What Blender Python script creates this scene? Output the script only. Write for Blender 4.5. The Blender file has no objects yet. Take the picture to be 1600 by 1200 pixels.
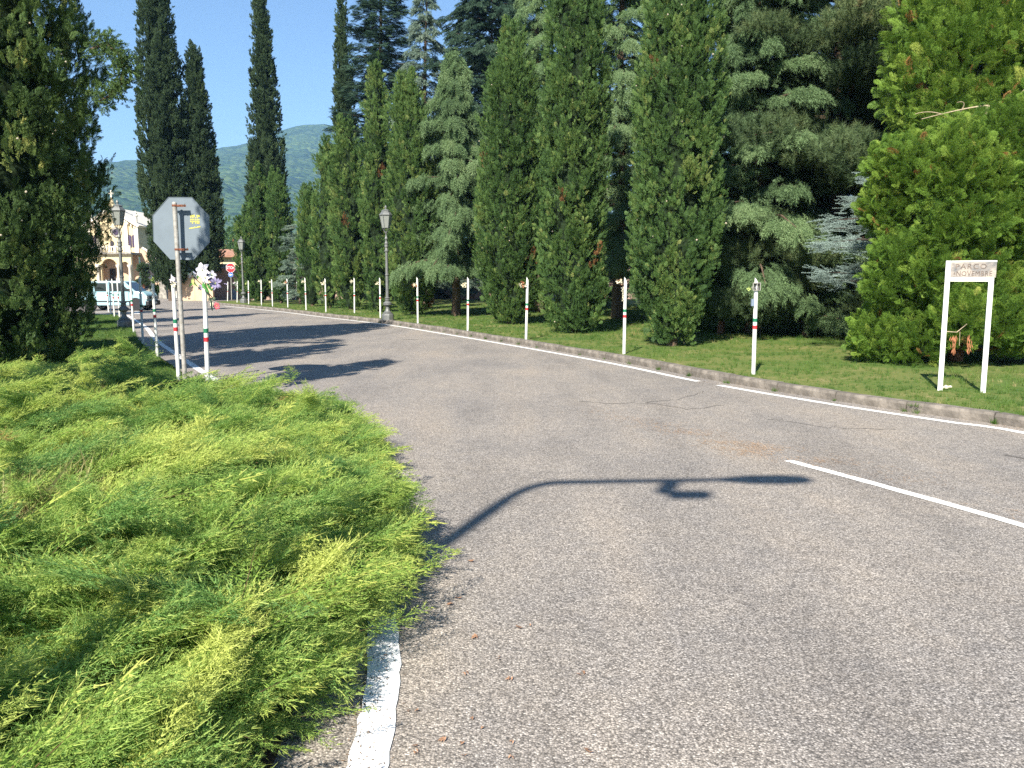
import bpy, bmesh, math, random
import numpy as np
from mathutils import Vector, Matrix, Euler, noise as mnoise

R = math.radians
random.seed(7)
rng = np.random.default_rng(7)
sc = bpy.context.scene
COL = sc.collection

# ------------------------------------------------------------------ camera
F, HOR, CAMH = 1270.0, 436.0, 1.6
PITCH = math.atan((600 - HOR) / F)
cam_d = bpy.data.cameras.new('camera')
cam = bpy.data.objects.new('camera', cam_d)
COL.objects.link(cam)
cam_d.sensor_width = 36
cam_d.lens = F / 1600 * 36
cam_d.clip_end = 9000
cam_d.clip_start = 0.05
cam.location = (0, 0, CAMH)
cam.rotation_euler = (R(90) - PITCH, 0, 0)
sc.camera = cam

# ------------------------------------------------------------------ sky, sun, exposure
SUN_EL, SUN_AZ = 40.0, 200.5          # azimuth of the sun, clockwise from +Y
world = bpy.data.worlds.new('World')
sc.world = world
world.use_nodes = True
wn, wl = world.node_tree.nodes, world.node_tree.links
bg = wn['Background']
sky = wn.new('ShaderNodeTexSky')
sky.sky_type = 'NISHITA'
sky.sun_disc = False
sky.sun_elevation = R(SUN_EL)
sky.sun_rotation = R(SUN_AZ)
sky.altitude = 200
sky.air_density = 1.0
sky.dust_density = 0.05
sky.ozone_density = 4.5
wl.new(sky.outputs[0], bg.inputs[0])
bg.inputs[1].default_value = 0.059
sun_d = bpy.data.lights.new('sun', 'SUN')
sun_d.energy = 4.2
sun_d.angle = R(0.5)
sun_d.color = (1.0, 0.93, 0.82)
sun = bpy.data.objects.new('sun', sun_d)
COL.objects.link(sun)
_sd = Vector((math.sin(R(SUN_AZ)) * math.cos(R(SUN_EL)), math.cos(R(SUN_AZ)) * math.cos(R(SUN_EL)), math.sin(R(SUN_EL))))
sun.rotation_euler = _sd.to_track_quat('Z', 'Y').to_euler()
sun.location = (-10, -20, 30)
vs = sc.view_settings
vs.view_transform = 'Standard'
vs.look = 'None'
vs.gamma = 1
vs.use_curve_mapping = False
vs.exposure = 1.52
cy = sc.cycles
cy.max_bounces = 7
cy.diffuse_bounces = 5
cy.glossy_bounces = 2
cy.transmission_bounces = 4
cy.transparent_max_bounces = 6
cy.volume_bounces = 1
cy.use_denoising = False
cy.denoiser = 'OPENIMAGEDENOISE'
cy.denoising_input_passes = 'RGB_ALBEDO_NORMAL'
cy.denoising_prefilter = 'ACCURATE'
cy.use_adaptive_sampling = True
cy.adaptive_threshold = 0.008
cy.sample_clamp_indirect = 8

# ------------------------------------------------------------------ picking points of the place
def ground(px, py, z=0.0):
    dx, dz = (px - 800) / F, -(py - 600) / F
    Y = math.cos(PITCH) + dz * math.sin(PITCH)
    Z = -math.sin(PITCH) + dz * math.cos(PITCH)
    t = (z - CAMH) / Z
    return Vector((dx * t, Y * t, z))

def at(px, py, y):
    dx, dz = (px - 800) / F, -(py - 600) / F
    Y = math.cos(PITCH) + dz * math.sin(PITCH)
    Z = -math.sin(PITCH) + dz * math.cos(PITCH)
    t = y / Y
    return Vector((dx * t, y, CAMH + Z * t))

# ------------------------------------------------------------------ helpers
def tag(o, label=None, cat=None, group=None, kind=None):
    if label: o['label'] = label
    if cat: o['category'] = cat
    if group: o['group'] = group
    if kind: o['kind'] = kind
    return o

def thing(name, label, cat, loc=(0, 0, 0), rz=0, group=None):
    o = bpy.data.objects.new(name, None)
    o.empty_display_size = 0.1
    COL.objects.link(o)
    o.location = loc
    o.rotation_euler = (0, 0, rz)
    return tag(o, label, cat, group)

class MB:
    """collects shapes of one mesh object"""
    def __init__(s):
        s.v, s.f, s.m = [], [], []
        s.mi = 0
    def add(s, vs_, fs):
        b = len(s.v)
        s.v.extend([tuple(p) for p in vs_])
        s.f.extend([tuple(i + b for i in f) for f in fs])
        s.m.extend([s.mi] * len(fs))
    def box(s, x0, x1, y0, y1, z0, z1):
        s.add([(x, y, z) for z in (z0, z1) for y in (y0, y1) for x in (x0, x1)],
              [(0, 2, 3, 1), (4, 5, 7, 6), (0, 1, 5, 4), (2, 6, 7, 3), (0, 4, 6, 2), (1, 3, 7, 5)])
    def tube(s, pts, rad, n=8, cap=True):
        pts = [Vector(p) for p in pts]
        rad = rad if isinstance(rad, (list, tuple)) else [rad] * len(pts)
        vsx, fs = [], []
        prev = None
        for i, p in enumerate(pts):
            d = (pts[min(i + 1, len(pts) - 1)] - pts[max(i - 1, 0)]).normalized()
            a = prev if prev is not None else (Vector((1, 0, 0)) if abs(d.x) < .8 else Vector((0, 1, 0)))
            u = (a - d * a.dot(d)).normalized()
            prev = u
            w = d.cross(u)
            for k in range(n):
                t = 2 * math.pi * k / n
                vsx.append(p + (u * math.cos(t) + w * math.sin(t)) * rad[i])
        for i in range(len(pts) - 1):
            for k in range(n):
                a, b = i * n + k, i * n + (k + 1) % n
                fs.append((a, b, b + n, a + n))
        if cap:
            fs.append(tuple(range(n))[::-1])
            fs.append(tuple((len(pts) - 1) * n + k for k in range(n)))
        s.add(vsx, fs)
    def lathe(s, prof, n=12, c=(0, 0, 0), rot=0.0):
        """prof: (radius, z) from bottom to top"""
        vsx, fs = [], []
        for r, z in prof:
            for k in range(n):
                t = 2 * math.pi * k / n + rot
                vsx.append((c[0] + r * math.cos(t), c[1] + r * math.sin(t), c[2] + z))
        for i in range(len(prof) - 1):
            for k in range(n):
                a, b = i * n + k, i * n + (k + 1) % n
                fs.append((a, b, b + n, a + n))
        fs.append(tuple(range(n))[::-1])
        fs.append(tuple((len(prof) - 1) * n + k for k in range(n)))
        s.add(vsx, fs)
    def prism(s, poly, axis, a0, a1):
        """poly in the plane across axis, extruded a0..a1"""
        n = len(poly)
        def pt(p, a):
            return {'x': (a, p[0], p[1]), 'y': (p[0], a, p[1]), 'z': (p[0], p[1], a)}[axis]
        s.add([pt(p, a0) for p in poly] + [pt(p, a1) for p in poly],
              [tuple(range(n))[::-1], tuple(range(n, 2 * n))] + [(i, (i + 1) % n, (i + 1) % n + n, i + n) for i in range(n)])
    def mesh(s, name):
        me = bpy.data.meshes.new(name)
        me.from_pydata(s.v, [], s.f)
        me.polygons.foreach_set('material_index', s.m)
        me.update()
        bm = bmesh.new(); bm.from_mesh(me)
        bmesh.ops.recalc_face_normals(bm, faces=bm.faces)
        bm.to_mesh(me); bm.free()
        return me
    def build(s, name, mat, parent=None, smooth=False, bevel=0):
        me = s.mesh(name)
        for m in (mat if isinstance(mat, (list, tuple)) else [mat]):
            me.materials.append(m)
        o = bpy.data.objects.new(name, me)
        COL.objects.link(o)
        if parent is not None: o.parent = parent
        if smooth:
            me.polygons.foreach_set('use_smooth', [True] * len(me.polygons))
            try: me.set_sharp_from_angle(angle=R(38))
            except Exception: pass
        if bevel:
            b = o.modifiers.new('bevel', 'BEVEL'); b.width = bevel; b.segments = 2; b.limit_method = 'ANGLE'
        return o

def link_mesh(name, me, parent=None, loc=(0, 0, 0), rot=(0, 0, 0), scale=(1, 1, 1)):
    o = bpy.data.objects.new(name, me)
    COL.objects.link(o)
    if parent is not None: o.parent = parent
    o.location, o.rotation_euler, o.scale = loc, rot, scale
    return o

def children(o):
    return [c for c in bpy.data.objects if c.parent is o]

def copy_tree(o, parent=None, kids=None):
    c = o.copy(); COL.objects.link(c); c.parent = parent
    for ch in children(o): copy_tree(ch, c)
    return c

# ------------------------------------------------------------------ materials
def new_mat(name):
    m = bpy.data.materials.new(name)
    m.use_nodes = True
    nt = m.node_tree
    return m, nt, nt.nodes['Principled BSDF']

def N(nt, typ, **kw):
    n = nt.nodes.new(typ)
    for k, v in kw.items():
        if k.startswith('i_'):
            n.inputs[k[2:].replace('_', ' ')].default_value = v
        else:
            setattr(n, k, v)
    return n

def ramp(nt, stops, interp='LINEAR'):
    r = nt.nodes.new('ShaderNodeValToRGB')
    cr = r.color_ramp
    cr.interpolation = interp
    while len(cr.elements) < len(stops): cr.elements.new(0.5)
    for e, (p, c) in zip(cr.elements, stops):
        e.position = p
        e.color = (*c, 1) if len(c) == 3 else c
    return r

def simple(name, col, rough=0.6, metal=0.0, var=0.12, scale=8.0, bump=0.0, spec=0.4, dirt=None):
    m, nt, b = new_mat(name)
    tc = N(nt, 'ShaderNodeTexCoord')
    n1 = N(nt, 'ShaderNodeTexNoise', i_Scale=scale, i_Detail=5.0, i_Roughness=0.6)
    nt.links.new(tc.outputs['Object'], n1.inputs['Vector'])
    lo = tuple(c * (1 - var * 2) for c in col)
    hi = tuple(min(1, c * (1 + var)) for c in col)
    r = ramp(nt, [(0.3, lo), (0.65, hi)] if dirt is None else [(0.32, dirt), (0.45, lo), (0.65, hi)])
    nt.links.new(n1.outputs['Fac'], r.inputs[0])
    nt.links.new(r.outputs[0], b.inputs['Base Color'])
    b.inputs['Roughness'].default_value = rough
    b.inputs['Metallic'].default_value = metal
    b.inputs['Specular IOR Level'].default_value = spec
    if bump:
        n2 = N(nt, 'ShaderNodeTexNoise', i_Scale=scale * 6, i_Detail=4.0)
        nt.links.new(tc.outputs['Object'], n2.inputs['Vector'])
        bp = N(nt, 'ShaderNodeBump', i_Strength=bump, i_Distance=0.01)
        nt.links.new(n2.outputs['Fac'], bp.inputs['Height'])
        nt.links.new(bp.outputs[0], b.inputs['Normal'])
    return m

def foliage(name, stops, trans=0.3, tip=None, rough=0.55, spec=0.25):
    """leaf colour by the tint each spray carries; tip: colour the ends of a spray have"""
    m, nt, b = new_mat(name)
    a = N(nt, 'ShaderNodeAttribute', attribute_type='INSTANCER', attribute_name='tint')
    r = ramp(nt, stops)
    nt.links.new(a.outputs['Fac'], r.inputs[0])
    col = r.outputs[0]
    if tip is not None:
        a2 = N(nt, 'ShaderNodeAttribute', attribute_type='GEOMETRY', attribute_name='tipf')
        mx = N(nt, 'ShaderNodeMix', data_type='RGBA')
        nt.links.new(a2.outputs['Fac'], mx.inputs[0])
        nt.links.new(col, mx.inputs[6])
        mx.inputs[7].default_value = (*tip, 1)
        col = mx.outputs[2]
    nt.links.new(col, b.inputs['Base Color'])
    b.inputs['Roughness'].default_value = rough
    b.inputs['Specular IOR Level'].default_value = spec
    t = N(nt, 'ShaderNodeBsdfTranslucent')
    nt.links.new(col, t.inputs[0])
    mix = N(nt, 'ShaderNodeMixShader')
    mix.inputs[0].default_value = trans
    nt.links.new(b.outputs[0], mix.inputs[1])
    nt.links.new(t.outputs[0], mix.inputs[2])
    nt.links.new(mix.outputs[0], nt.nodes['Material Output'].inputs[0])
    return m

BROWN = (0.16, 0.075, 0.03)
M = {}
M['cyp_dark'] = foliage('cypress_leaf_dark', [(0, (.055, .10, .034)), (.5, (.10, .17, .048)), (.9, (.17, .24, .065)), (.955, (.34, .36, .11)), (.985, BROWN)], .3)
M['cyp_far'] = foliage('cypress_leaf_tall', [(0, (.040, .072, .034)), (.6, (.068, .112, .050)), (1, (.10, .15, .06))], .2)
M['cyp_green'] = foliage('cypress_leaf_fresh', [(0, (.055, .115, .035)), (.5, (.10, .185, .050)), (.9, (.17, .26, .068)), (.96, (.28, .32, .10)), (.985, (.24, .12, .05))], .3)
M['deodar'] = foliage('deodar_needle', [(0, (.085, .145, .065)), (.5, (.165, .26, .115)), (1, (.26, .36, .17))], .3)
M['fir'] = foliage('fir_needle', [(0, (.028, .062, .042)), (.6, (.055, .105, .066)), (1, (.085, .14, .084))], .2)
M['blue'] = foliage('blue_cedar_needle', [(0, (.13, .19, .17)), (.6, (.24, .32, .29)), (1, (.34, .43, .40))], .2)
M['pale'] = foliage('pale_cedar_needle', [(0, (.10, .16, .115)), (.6, (.18, .25, .19)), (1, (.28, .35, .27))], .25)
M['pine'] = foliage('pine_needle', [(0, (.060, .105, .048)), (.5, (.11, .165, .070)), (.85, (.17, .21, .085)), (1, (.24, .18, .08))], .25)
M['leyland'] = foliage('bright_conifer_leaf', [(0, (.075, .16, .028)), (.5, (.17, .29, .045)), (.85, (.27, .38, .065)), (.97, (.42, .46, .11)), (1, (.36, .20, .07))], .35)
M['juniper'] = foliage('juniper_leaf', [(0, (.10, .23, .075)), (.35, (.18, .34, .085)), (.7, (.31, .45, .10)), (.97, (.52, .58, .15)), (1, (.30, .18, .07))], .42, tip=(.60, .65, .17))
M['grass_blade'] = foliage('grass_blade', [(0, (.05, .12, .02)), (.6, (.11, .19, .036)), (.9, (.21, .24, .07)), (1, (.38, .33, .15))], .35)
M['inner'] = simple('crown_core_shade', (.018, .030, .014), 1.0, var=.35, scale=9, bump=1.0, spec=.05)  # near-black green: the shade inside a crown, put into the colour
M['cone'] = simple('cypress_cone', (.42, .36, .27), .7, scale=20)
M['bark'] = simple('bark', (.11, .075, .05), .9, var=.3, scale=14, bump=.8)
M['dark_bark'] = simple('dark_bark', (.05, .04, .032), .9, var=.3, scale=14, bump=.8)
M['bark_red'] = simple('bark_reddish', (.23, .11, .06), .9, var=.3, scale=14, bump=.8)
M['stem'] = simple('juniper_stem', (.17, .10, .05), .8, var=.25, scale=30)
M['white_paint'] = simple('white_pole_paint', (.70, .71, .67), .45, var=.05, scale=9, dirt=(.62, .62, .54))
M['green_band'] = simple('green_band_paint', (.012, .16, .075), .5, var=.1)
M['red_band'] = simple('red_band_paint', (.50, .028, .035), .5, var=.1)
M['galv'] = simple('grey_galvanised_post', (.42, .40, .36), .5, metal=.25, var=.1, scale=14, bump=.2, dirt=(.30, .27, .22))
M['sign_back'] = simple('grey_sign_back', (.150, .185, .215), .5, metal=.0, var=.05, scale=4)
M['rust'] = simple('rusty_clamp', (.20, .075, .04), .85, var=.3, scale=40, bump=.5)
M['yellow'] = simple('yellow_sticker_print', (.62, .55, .10), .5, var=.1)
M['iron'] = simple('grey_cast_iron', (.165, .172, .165), .5, metal=.3, var=.15, scale=12, bump=.2)
M['lantern_glass'] = simple('dusty_lantern_glass', (.30, .33, .31), .25, var=.06, spec=.6)
M['bulb'] = simple('lamp_bulb', (.8, .76, .6), .3, var=.02)
M['sign_red'] = simple('sign_red', (.50, .02, .03), .4, var=.05)
M['sign_blue'] = simple('sign_blue', (.01, .10, .40), .4, var=.05)
M['sign_white'] = simple('sign_white', (.80, .80, .80), .4, var=.03)
M['petal_white'] = simple('lily_petal', (.78, .72, .76), .6, var=.08, scale=30)
M['petal_lilac'] = simple('lilac_petal', (.30, .26, .42), .6, var=.2, scale=40)
M['petal_red'] = simple('faded_red_petal', (.50, .10, .12), .6, var=.2, scale=40)
M['leaf_green'] = simple('bouquet_leaf', (.07, .21, .05), .5, var=.3, scale=30)
M['leaf_pale'] = simple('bouquet_bud', (.42, .50, .16), .5, var=.1, scale=30)
M['stalk_dark'] = simple('bouquet_stalk', (.03, .055, .035), .6, var=.2, scale=30)
M['dry_flower'] = simple('dried_flower', (.62, .58, .42), .8, var=.25, scale=60)
M['dry_rust'] = simple('dried_rust_flower', (.33, .13, .06), .8, var=.25, scale=60)
M['plaster_yellow'] = simple('yellow_plaster', (.62, .51, .31), .85, var=.07, scale=1.2)
M['plaster_cream'] = simple('cream_plaster', (.72, .66, .55), .85, var=.06, scale=1.5)
M['plaster_pink'] = simple('pinkish_wall_plaster', (.36, .25, .20), .9, var=.08, scale=.8, dirt=(.24, .17, .14))
M['plaster_peach'] = simple('peach_plaster', (.56, .40, .27), .9, var=.08, scale=1.5)
M['stone_grey'] = simple('weathered_stone', (.33, .31, .27), .9, var=.2, scale=4, bump=.4, dirt=(.2, .18, .16))
M['opening'] = simple('dark_doorway', (.035, .03, .035), .8, var=.1)
M['win_purple'] = simple('dark_purple_window', (.06, .04, .08), .3, var=.1, spec=.6)
M['roof_tile'] = simple('roof_tile', (.32, .17, .11), .9, var=.2, scale=3)
M['slate'] = simple('blue_grey_roof_edge', (.17, .22, .29), .6, var=.1)
M['car_blue'] = simple('light_blue_car_paint', (.34, .55, .62), .25, var=.03, scale=2, spec=.6)
M['car_glass'] = simple('car_window', (.02, .028, .034), .08, var=.05, spec=.8)
M['black_plastic'] = simple('black_plastic', (.02, .02, .022), .5, var=.1)
M['tyre'] = simple('tyre_rubber', (.018, .018, .018), .85, var=.1)
M['rim'] = simple('steel_rim', (.42, .44, .45), .35, metal=.6, var=.05)
M['lens'] = simple('headlight_lens', (.45, .47, .45), .15, var=.03, spec=.8)
M['orange_leaf'] = simple('fallen_leaf', (.30, .17, .10), .8, var=.3, scale=60)
M['needle_litter'] = simple('dry_needle_litter', (.44, .29, .17), .8, var=.25, scale=3)
M['panel_stone'] = None

# asphalt: coarse pale aggregate in worn binder
def asphalt():
    m, nt, b = new_mat('asphalt')
    L = nt.links
    tc = N(nt, 'ShaderNodeTexCoord')
    v1 = N(nt, 'ShaderNodeTexVoronoi', i_Scale=125.0); v1.feature = 'F1'
    v2 = N(nt, 'ShaderNodeTexVoronoi', i_Scale=230.0)
    n0 = N(nt, 'ShaderNodeTexNoise', i_Scale=0.55, i_Detail=5.0, i_Roughness=.6)
    n1 = N(nt, 'ShaderNodeTexNoise', i_Scale=7.0, i_Detail=6.0, i_Roughness=.65)
    n2 = N(nt, 'ShaderNodeTexNoise', i_Scale=60.0, i_Detail=3.0)
    mp = N(nt, 'ShaderNodeMapping'); mp.inputs['Rotation'].default_value = (0, 0, R(28)); mp.inputs['Scale'].default_value = (1, .22, 1)
    n3 = N(nt, 'ShaderNodeTexNoise', i_Scale=1.3, i_Detail=4.0, i_Roughness=.55)
    for n in (v1, v2, n0, n1, n2): L.new(tc.outputs['Object'], n.inputs['Vector'])
    L.new(tc.outputs['Object'], mp.inputs[0]); L.new(mp.outputs[0], n3.inputs['Vector'])
    sep = N(nt, 'ShaderNodeSeparateColor'); L.new(v1.outputs['Color'], sep.inputs[0])
    stone = ramp(nt, [(0, (.075, .069, .063)), (.25, (.18, .165, .15)), (.6, (.30, .274, .250)), (.85, (.45, .415, .38)), (1, (.68, .64, .59))])
    L.new(sep.outputs[0], stone.inputs[0])
    sep2 = N(nt, 'ShaderNodeSeparateColor'); L.new(v2.outputs['Color'], sep2.inputs[0])
    fine = ramp(nt, [(0, (.12, .11, .10)), (.5, (.26, .238, .218)), (1, (.46, .425, .39))])
    L.new(sep2.outputs[1], fine.inputs[0])
    mx = N(nt, 'ShaderNodeMix', data_type='RGBA'); mx.inputs[0].default_value = .42
    L.new(stone.outputs[0], mx.inputs[6]); L.new(fine.outputs[0], mx.inputs[7])
    # dark gaps
    gap = ramp(nt, [(.42, (1, 1, 1)), (.72, (.5, .5, .5))])
    sc1 = N(nt, 'ShaderNodeMath', operation='MULTIPLY'); sc1.inputs[1].default_value = 1.0
    L.new(v1.outputs['Distance'], sc1.inputs[0]); L.new(sc1.outputs[0], gap.inputs[0])
    m1 = N(nt, 'ShaderNodeMix', data_type='RGBA', blend_type='MULTIPLY'); m1.inputs[0].default_value = 1
    L.new(mx.outputs[2], m1.inputs[6]); L.new(gap.outputs[0], m1.inputs[7])
    # wear patches and wheel streaks
    big = ramp(nt, [(.3, (.88, .89, .91)), (.5, (1.05, 1.045, 1.035)), (.72, (1.18, 1.15, 1.10))])
    L.new(n0.outputs['Fac'], big.inputs[0])
    m2 = N(nt, 'ShaderNodeMix', data_type='RGBA', blend_type='MULTIPLY'); m2.inputs[0].default_value = 1
    L.new(m1.outputs[2], m2.inputs[6]); L.new(big.outputs[0], m2.inputs[7])
    med = ramp(nt, [(.3, (.86, .86, .87)), (.6, (1.08, 1.06, 1.03))])
    L.new(n1.outputs['Fac'], med.inputs[0])
    m3 = N(nt, 'ShaderNodeMix', data_type='RGBA', blend_type='MULTIPLY'); m3.inputs[0].default_value = .8
    L.new(m2.outputs[2], m3.inputs[6]); L.new(med.outputs[0], m3.inputs[7])
    st = ramp(nt, [(.34, (.82, .82, .825)), (.5, (1, 1, 1)), (.7, (1.12, 1.08, 1.02))])
    L.new(n3.outputs['Fac'], st.inputs[0])
    m4 = N(nt, 'ShaderNodeMix', data_type='RGBA', blend_type='MULTIPLY'); m4.inputs[0].default_value = .9
    L.new(m3.outputs[2], m4.inputs[6]); L.new(st.outputs[0], m4.inputs[7])
    L.new(m4.outputs[2], b.inputs['Base Color'])
    b.inputs['Roughness'].default_value = .72
    b.inputs['Specular IOR Level'].default_value = .35
    h = N(nt, 'ShaderNodeMath', operation='ADD')
    inv = N(nt, 'ShaderNodeMath', operation='MULTIPLY'); inv.inputs[1].default_value = -.9
    L.new(v1.outputs['Distance'], inv.inputs[0]); L.new(inv.outputs[0], h.inputs[0]); L.new(n2.outputs['Fac'], h.inputs[1])
    bp = N(nt, 'ShaderNodeBump', i_Strength=.75, i_Distance=.004)
    L.new(h.outputs[0], bp.inputs['Height']); L.new(bp.outputs[0], b.inputs['Normal'])
    return m
M['asphalt'] = asphalt()

def line_paint(name, chip, col=(.74, .735, .70)):
    m, nt, b = new_mat(name)
    L = nt.links
    tc = N(nt, 'ShaderNodeTexCoord')
    n1 = N(nt, 'ShaderNodeTexNoise', i_Scale=26.0, i_Detail=6.0, i_Roughness=.7)
    n2 = N(nt, 'ShaderNodeTexNoise', i_Scale=3.0, i_Detail=3.0)
    v = N(nt, 'ShaderNodeTexVoronoi', i_Scale=105.0)
    for n in (n1, n2, v): L.new(tc.outputs['Object'], n.inputs['Vector'])
    ad = N(nt, 'ShaderNodeMath', operation='MULTIPLY_ADD'); ad.inputs[1].default_value = .3
    L.new(n2.outputs['Fac'], ad.inputs[0]); L.new(n1.outputs['Fac'], ad.inputs[2])
    r = ramp(nt, [(chip - .02, (.20, .185, .17)), (chip + .02, tuple(c * .92 for c in col)), (chip + .3, col)])
    L.new(ad.outputs[0], r.inputs[0]); L.new(r.outputs[0], b.inputs['Base Color'])
    b.inputs['Roughness'].default_value = .7
    bp = N(nt, 'ShaderNodeBump', i_Strength=.4, i_Distance=.003)
    L.new(v.outputs['Distance'], bp.inputs['Height']); L.new(bp.outputs[0], b.inputs['Normal'])
    return m
M['line'] = line_paint('road_line_paint', .46)
M['line_worn'] = line_paint('road_line_paint_worn', .52, (.70, .66, .60))
M['line_near'] = line_paint('road_line_paint_thick', .49, (.74, .75, .75))

def ground_mat(name, cols, scale, bump=.5):
    m, nt, b = new_mat(name)
    L = nt.links
    tc = N(nt, 'ShaderNodeTexCoord')
    n1 = N(nt, 'ShaderNodeTexNoise', i_Scale=scale, i_Detail=8.0, i_Roughness=.7)
    n2 = N(nt, 'ShaderNodeTexNoise', i_Scale=scale * 25, i_Detail=4.0, i_Roughness=.7)
    for n in (n1, n2): L.new(tc.outputs['Object'], n.inputs['Vector'])
    ad = N(nt, 'ShaderNodeMath', operation='MULTIPLY_ADD'); ad.inputs[1].default_value = .5
    L.new(n2.outputs['Fac'], ad.inputs[0]); L.new(n1.outputs['Fac'], ad.inputs[2])
    k = len(cols)
    r = ramp(nt, [(.5 + .5 * i / (k - 1), c) for i, c in enumerate(cols)])
    L.new(ad.outputs[0], r.inputs[0]); L.new(r.outputs[0], b.inputs['Base Color'])
    b.inputs['Roughness'].default_value = .95
    b.inputs['Specular IOR Level'].default_value = .1
    bp = N(nt, 'ShaderNodeBump', i_Strength=bump, i_Distance=.03)
    L.new(n2.outputs['Fac'], bp.inputs['Height']); L.new(bp.outputs[0], b.inputs['Normal'])
    return m
M['lawn'] = ground_mat('lawn_soil_and_grass', [(.045, .085, .02), (.08, .13, .03), (.14, .155, .05), (.27, .225, .11)], .6)
M['verge'] = ground_mat('verge_grass', [(.035, .07, .018), (.07, .12, .028), (.12, .13, .05)], .8)
M['soil'] = ground_mat('dark_soil', [(.03, .022, .015), (.07, .05, .033), (.12, .09, .06)], 2.0)
M['field'] = ground_mat('field', [(.05, .08, .025), (.09, .12, .04)], .05)
M['kerb'] = simple('kerb_concrete', (.19, .168, .142), .9, var=.18, scale=5, bump=.8, dirt=(.13, .115, .095))

def forest_mat():
    m, nt, b = new_mat('forested_hillside')
    L = nt.links
    tc = N(nt, 'ShaderNodeTexCoord')
    v = N(nt, 'ShaderNodeTexVoronoi', i_Scale=.075)
    n1 = N(nt, 'ShaderNodeTexNoise', i_Scale=.006, i_Detail=6.0, i_Roughness=.6)
    for n in (v, n1): L.new(tc.outputs['Object'], n.inputs['Vector'])
    sep = N(nt, 'ShaderNodeSeparateColor'); L.new(v.outputs['Color'], sep.inputs[0])
    r1 = ramp(nt, [(0, (.025, .05, .018)), (.6, (.045, .08, .025)), (1, (.075, .11, .035))])
    L.new(sep.outputs[0], r1.inputs[0])
    r2 = ramp(nt, [(.4, (.7, .75, .75)), (.6, (1.25, 1.2, 1.05))])
    L.new(n1.outputs['Fac'], r2.inputs[0])
    mx = N(nt, 'ShaderNodeMix', data_type='RGBA', blend_type='MULTIPLY'); mx.inputs[0].default_value = 1
    L.new(r1.outputs[0], mx.inputs[6]); L.new(r2.outputs[0], mx.inputs[7])
    L.new(mx.outputs[2], b.inputs['Base Color'])
    b.inputs['Roughness'].default_value = .95
    b.inputs['Specular IOR Level'].default_value = .05
    inv = N(nt, 'ShaderNodeMath', operation='MULTIPLY'); inv.inputs[1].default_value = -1
    L.new(v.outputs['Distance'], inv.inputs[0])
    bp = N(nt, 'ShaderNodeBump', i_Strength=1.0, i_Distance=12.0)
    L.new(inv.outputs[0], bp.inputs['Height']); L.new(bp.outputs[0], b.inputs['Normal'])
    return m
M['forest'] = forest_mat()

def panel_mat():
    m, nt, b = new_mat('weathered_sign_stone')
    L = nt.links
    tc = N(nt, 'ShaderNodeTexCoord')
    n1 = N(nt, 'ShaderNodeTexNoise', i_Scale=4.5, i_Detail=8.0, i_Roughness=.75)
    L.new(tc.outputs['Object'], n1.inputs['Vector'])
    sp = N(nt, 'ShaderNodeSeparateXYZ'); L.new(tc.outputs['Object'], sp.inputs[0])
    ad = N(nt, 'ShaderNodeMath', operation='MULTIPLY_ADD'); ad.inputs[1].default_value = -.22
    L.new(sp.outputs[0], ad.inputs[0]); L.new(n1.outputs['Fac'], ad.inputs[2])
    r = ramp(nt, [(.26, (.09, .10, .11)), (.37, (.22, .20, .185)), (.46, (.35, .305, .26)), (.62, (.43, .38, .31))])
    L.new(ad.outputs[0], r.inputs[0]); L.new(r.outputs[0], b.inputs['Base Color'])
    b.inputs['Roughness'].default_value = .8
    return m
M['panel_stone'] = panel_mat()
M['letter'] = simple('faded_lettering', (.15, .115, .095), .8, var=.35, scale=14)

# ------------------------------------------------------------------ scattering of sprays (crowns, ground cover)
SPRAY_GROUPS = {}
def source_set(name, meshes):
    """an unlinked collection of spray meshes and the node group that strews them"""
    c = bpy.data.collections.new(name + '_sources')
    for i, me in enumerate(meshes):
        o = bpy.data.objects.new('%s_source_%02d' % (name, i), me)
        c.objects.link(o)
    ng = bpy.data.node_groups.new(name + '_strewn', 'GeometryNodeTree')
    ng.interface.new_socket('Geometry', in_out='INPUT', socket_type='NodeSocketGeometry')
    ng.interface.new_socket('Geometry', in_out='OUTPUT', socket_type='NodeSocketGeometry')
    n, l = ng.nodes, ng.links
    gi, go = n.new('NodeGroupInput'), n.new('NodeGroupOutput')
    ci = n.new('GeometryNodeCollectionInfo')
    ci.inputs['Collection'].default_value = c
    ci.inputs['Separate Children'].default_value = True
    ci.inputs['Reset Children'].default_value = True
    ip = n.new('GeometryNodeInstanceOnPoints')
    ip.inputs['Pick Instance'].default_value = True
    def attr(nm, typ):
        a = n.new('GeometryNodeInputNamedAttribute'); a.data_type = typ
        a.inputs['Name'].default_value = nm
        return [o for o in a.outputs if o.enabled and o.name == 'Attribute'][0]
    e2r = n.new('FunctionNodeEulerToRotation')
    l.new(gi.outputs[0], ip.inputs['Points'])
    l.new(ci.outputs[0], ip.inputs['Instance'])
    l.new(attr('idx', 'INT'), ip.inputs['Instance Index'])
    l.new(attr('rot', 'FLOAT_VECTOR'), e2r.inputs[0])
    l.new(e2r.outputs[0], ip.inputs['Rotation'])
    l.new(attr('scl', 'FLOAT_VECTOR'), ip.inputs['Scale'])
    l.new(ip.outputs[0], go.inputs[0])
    SPRAY_GROUPS[name] = (ng, len(meshes))
    return name

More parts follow.
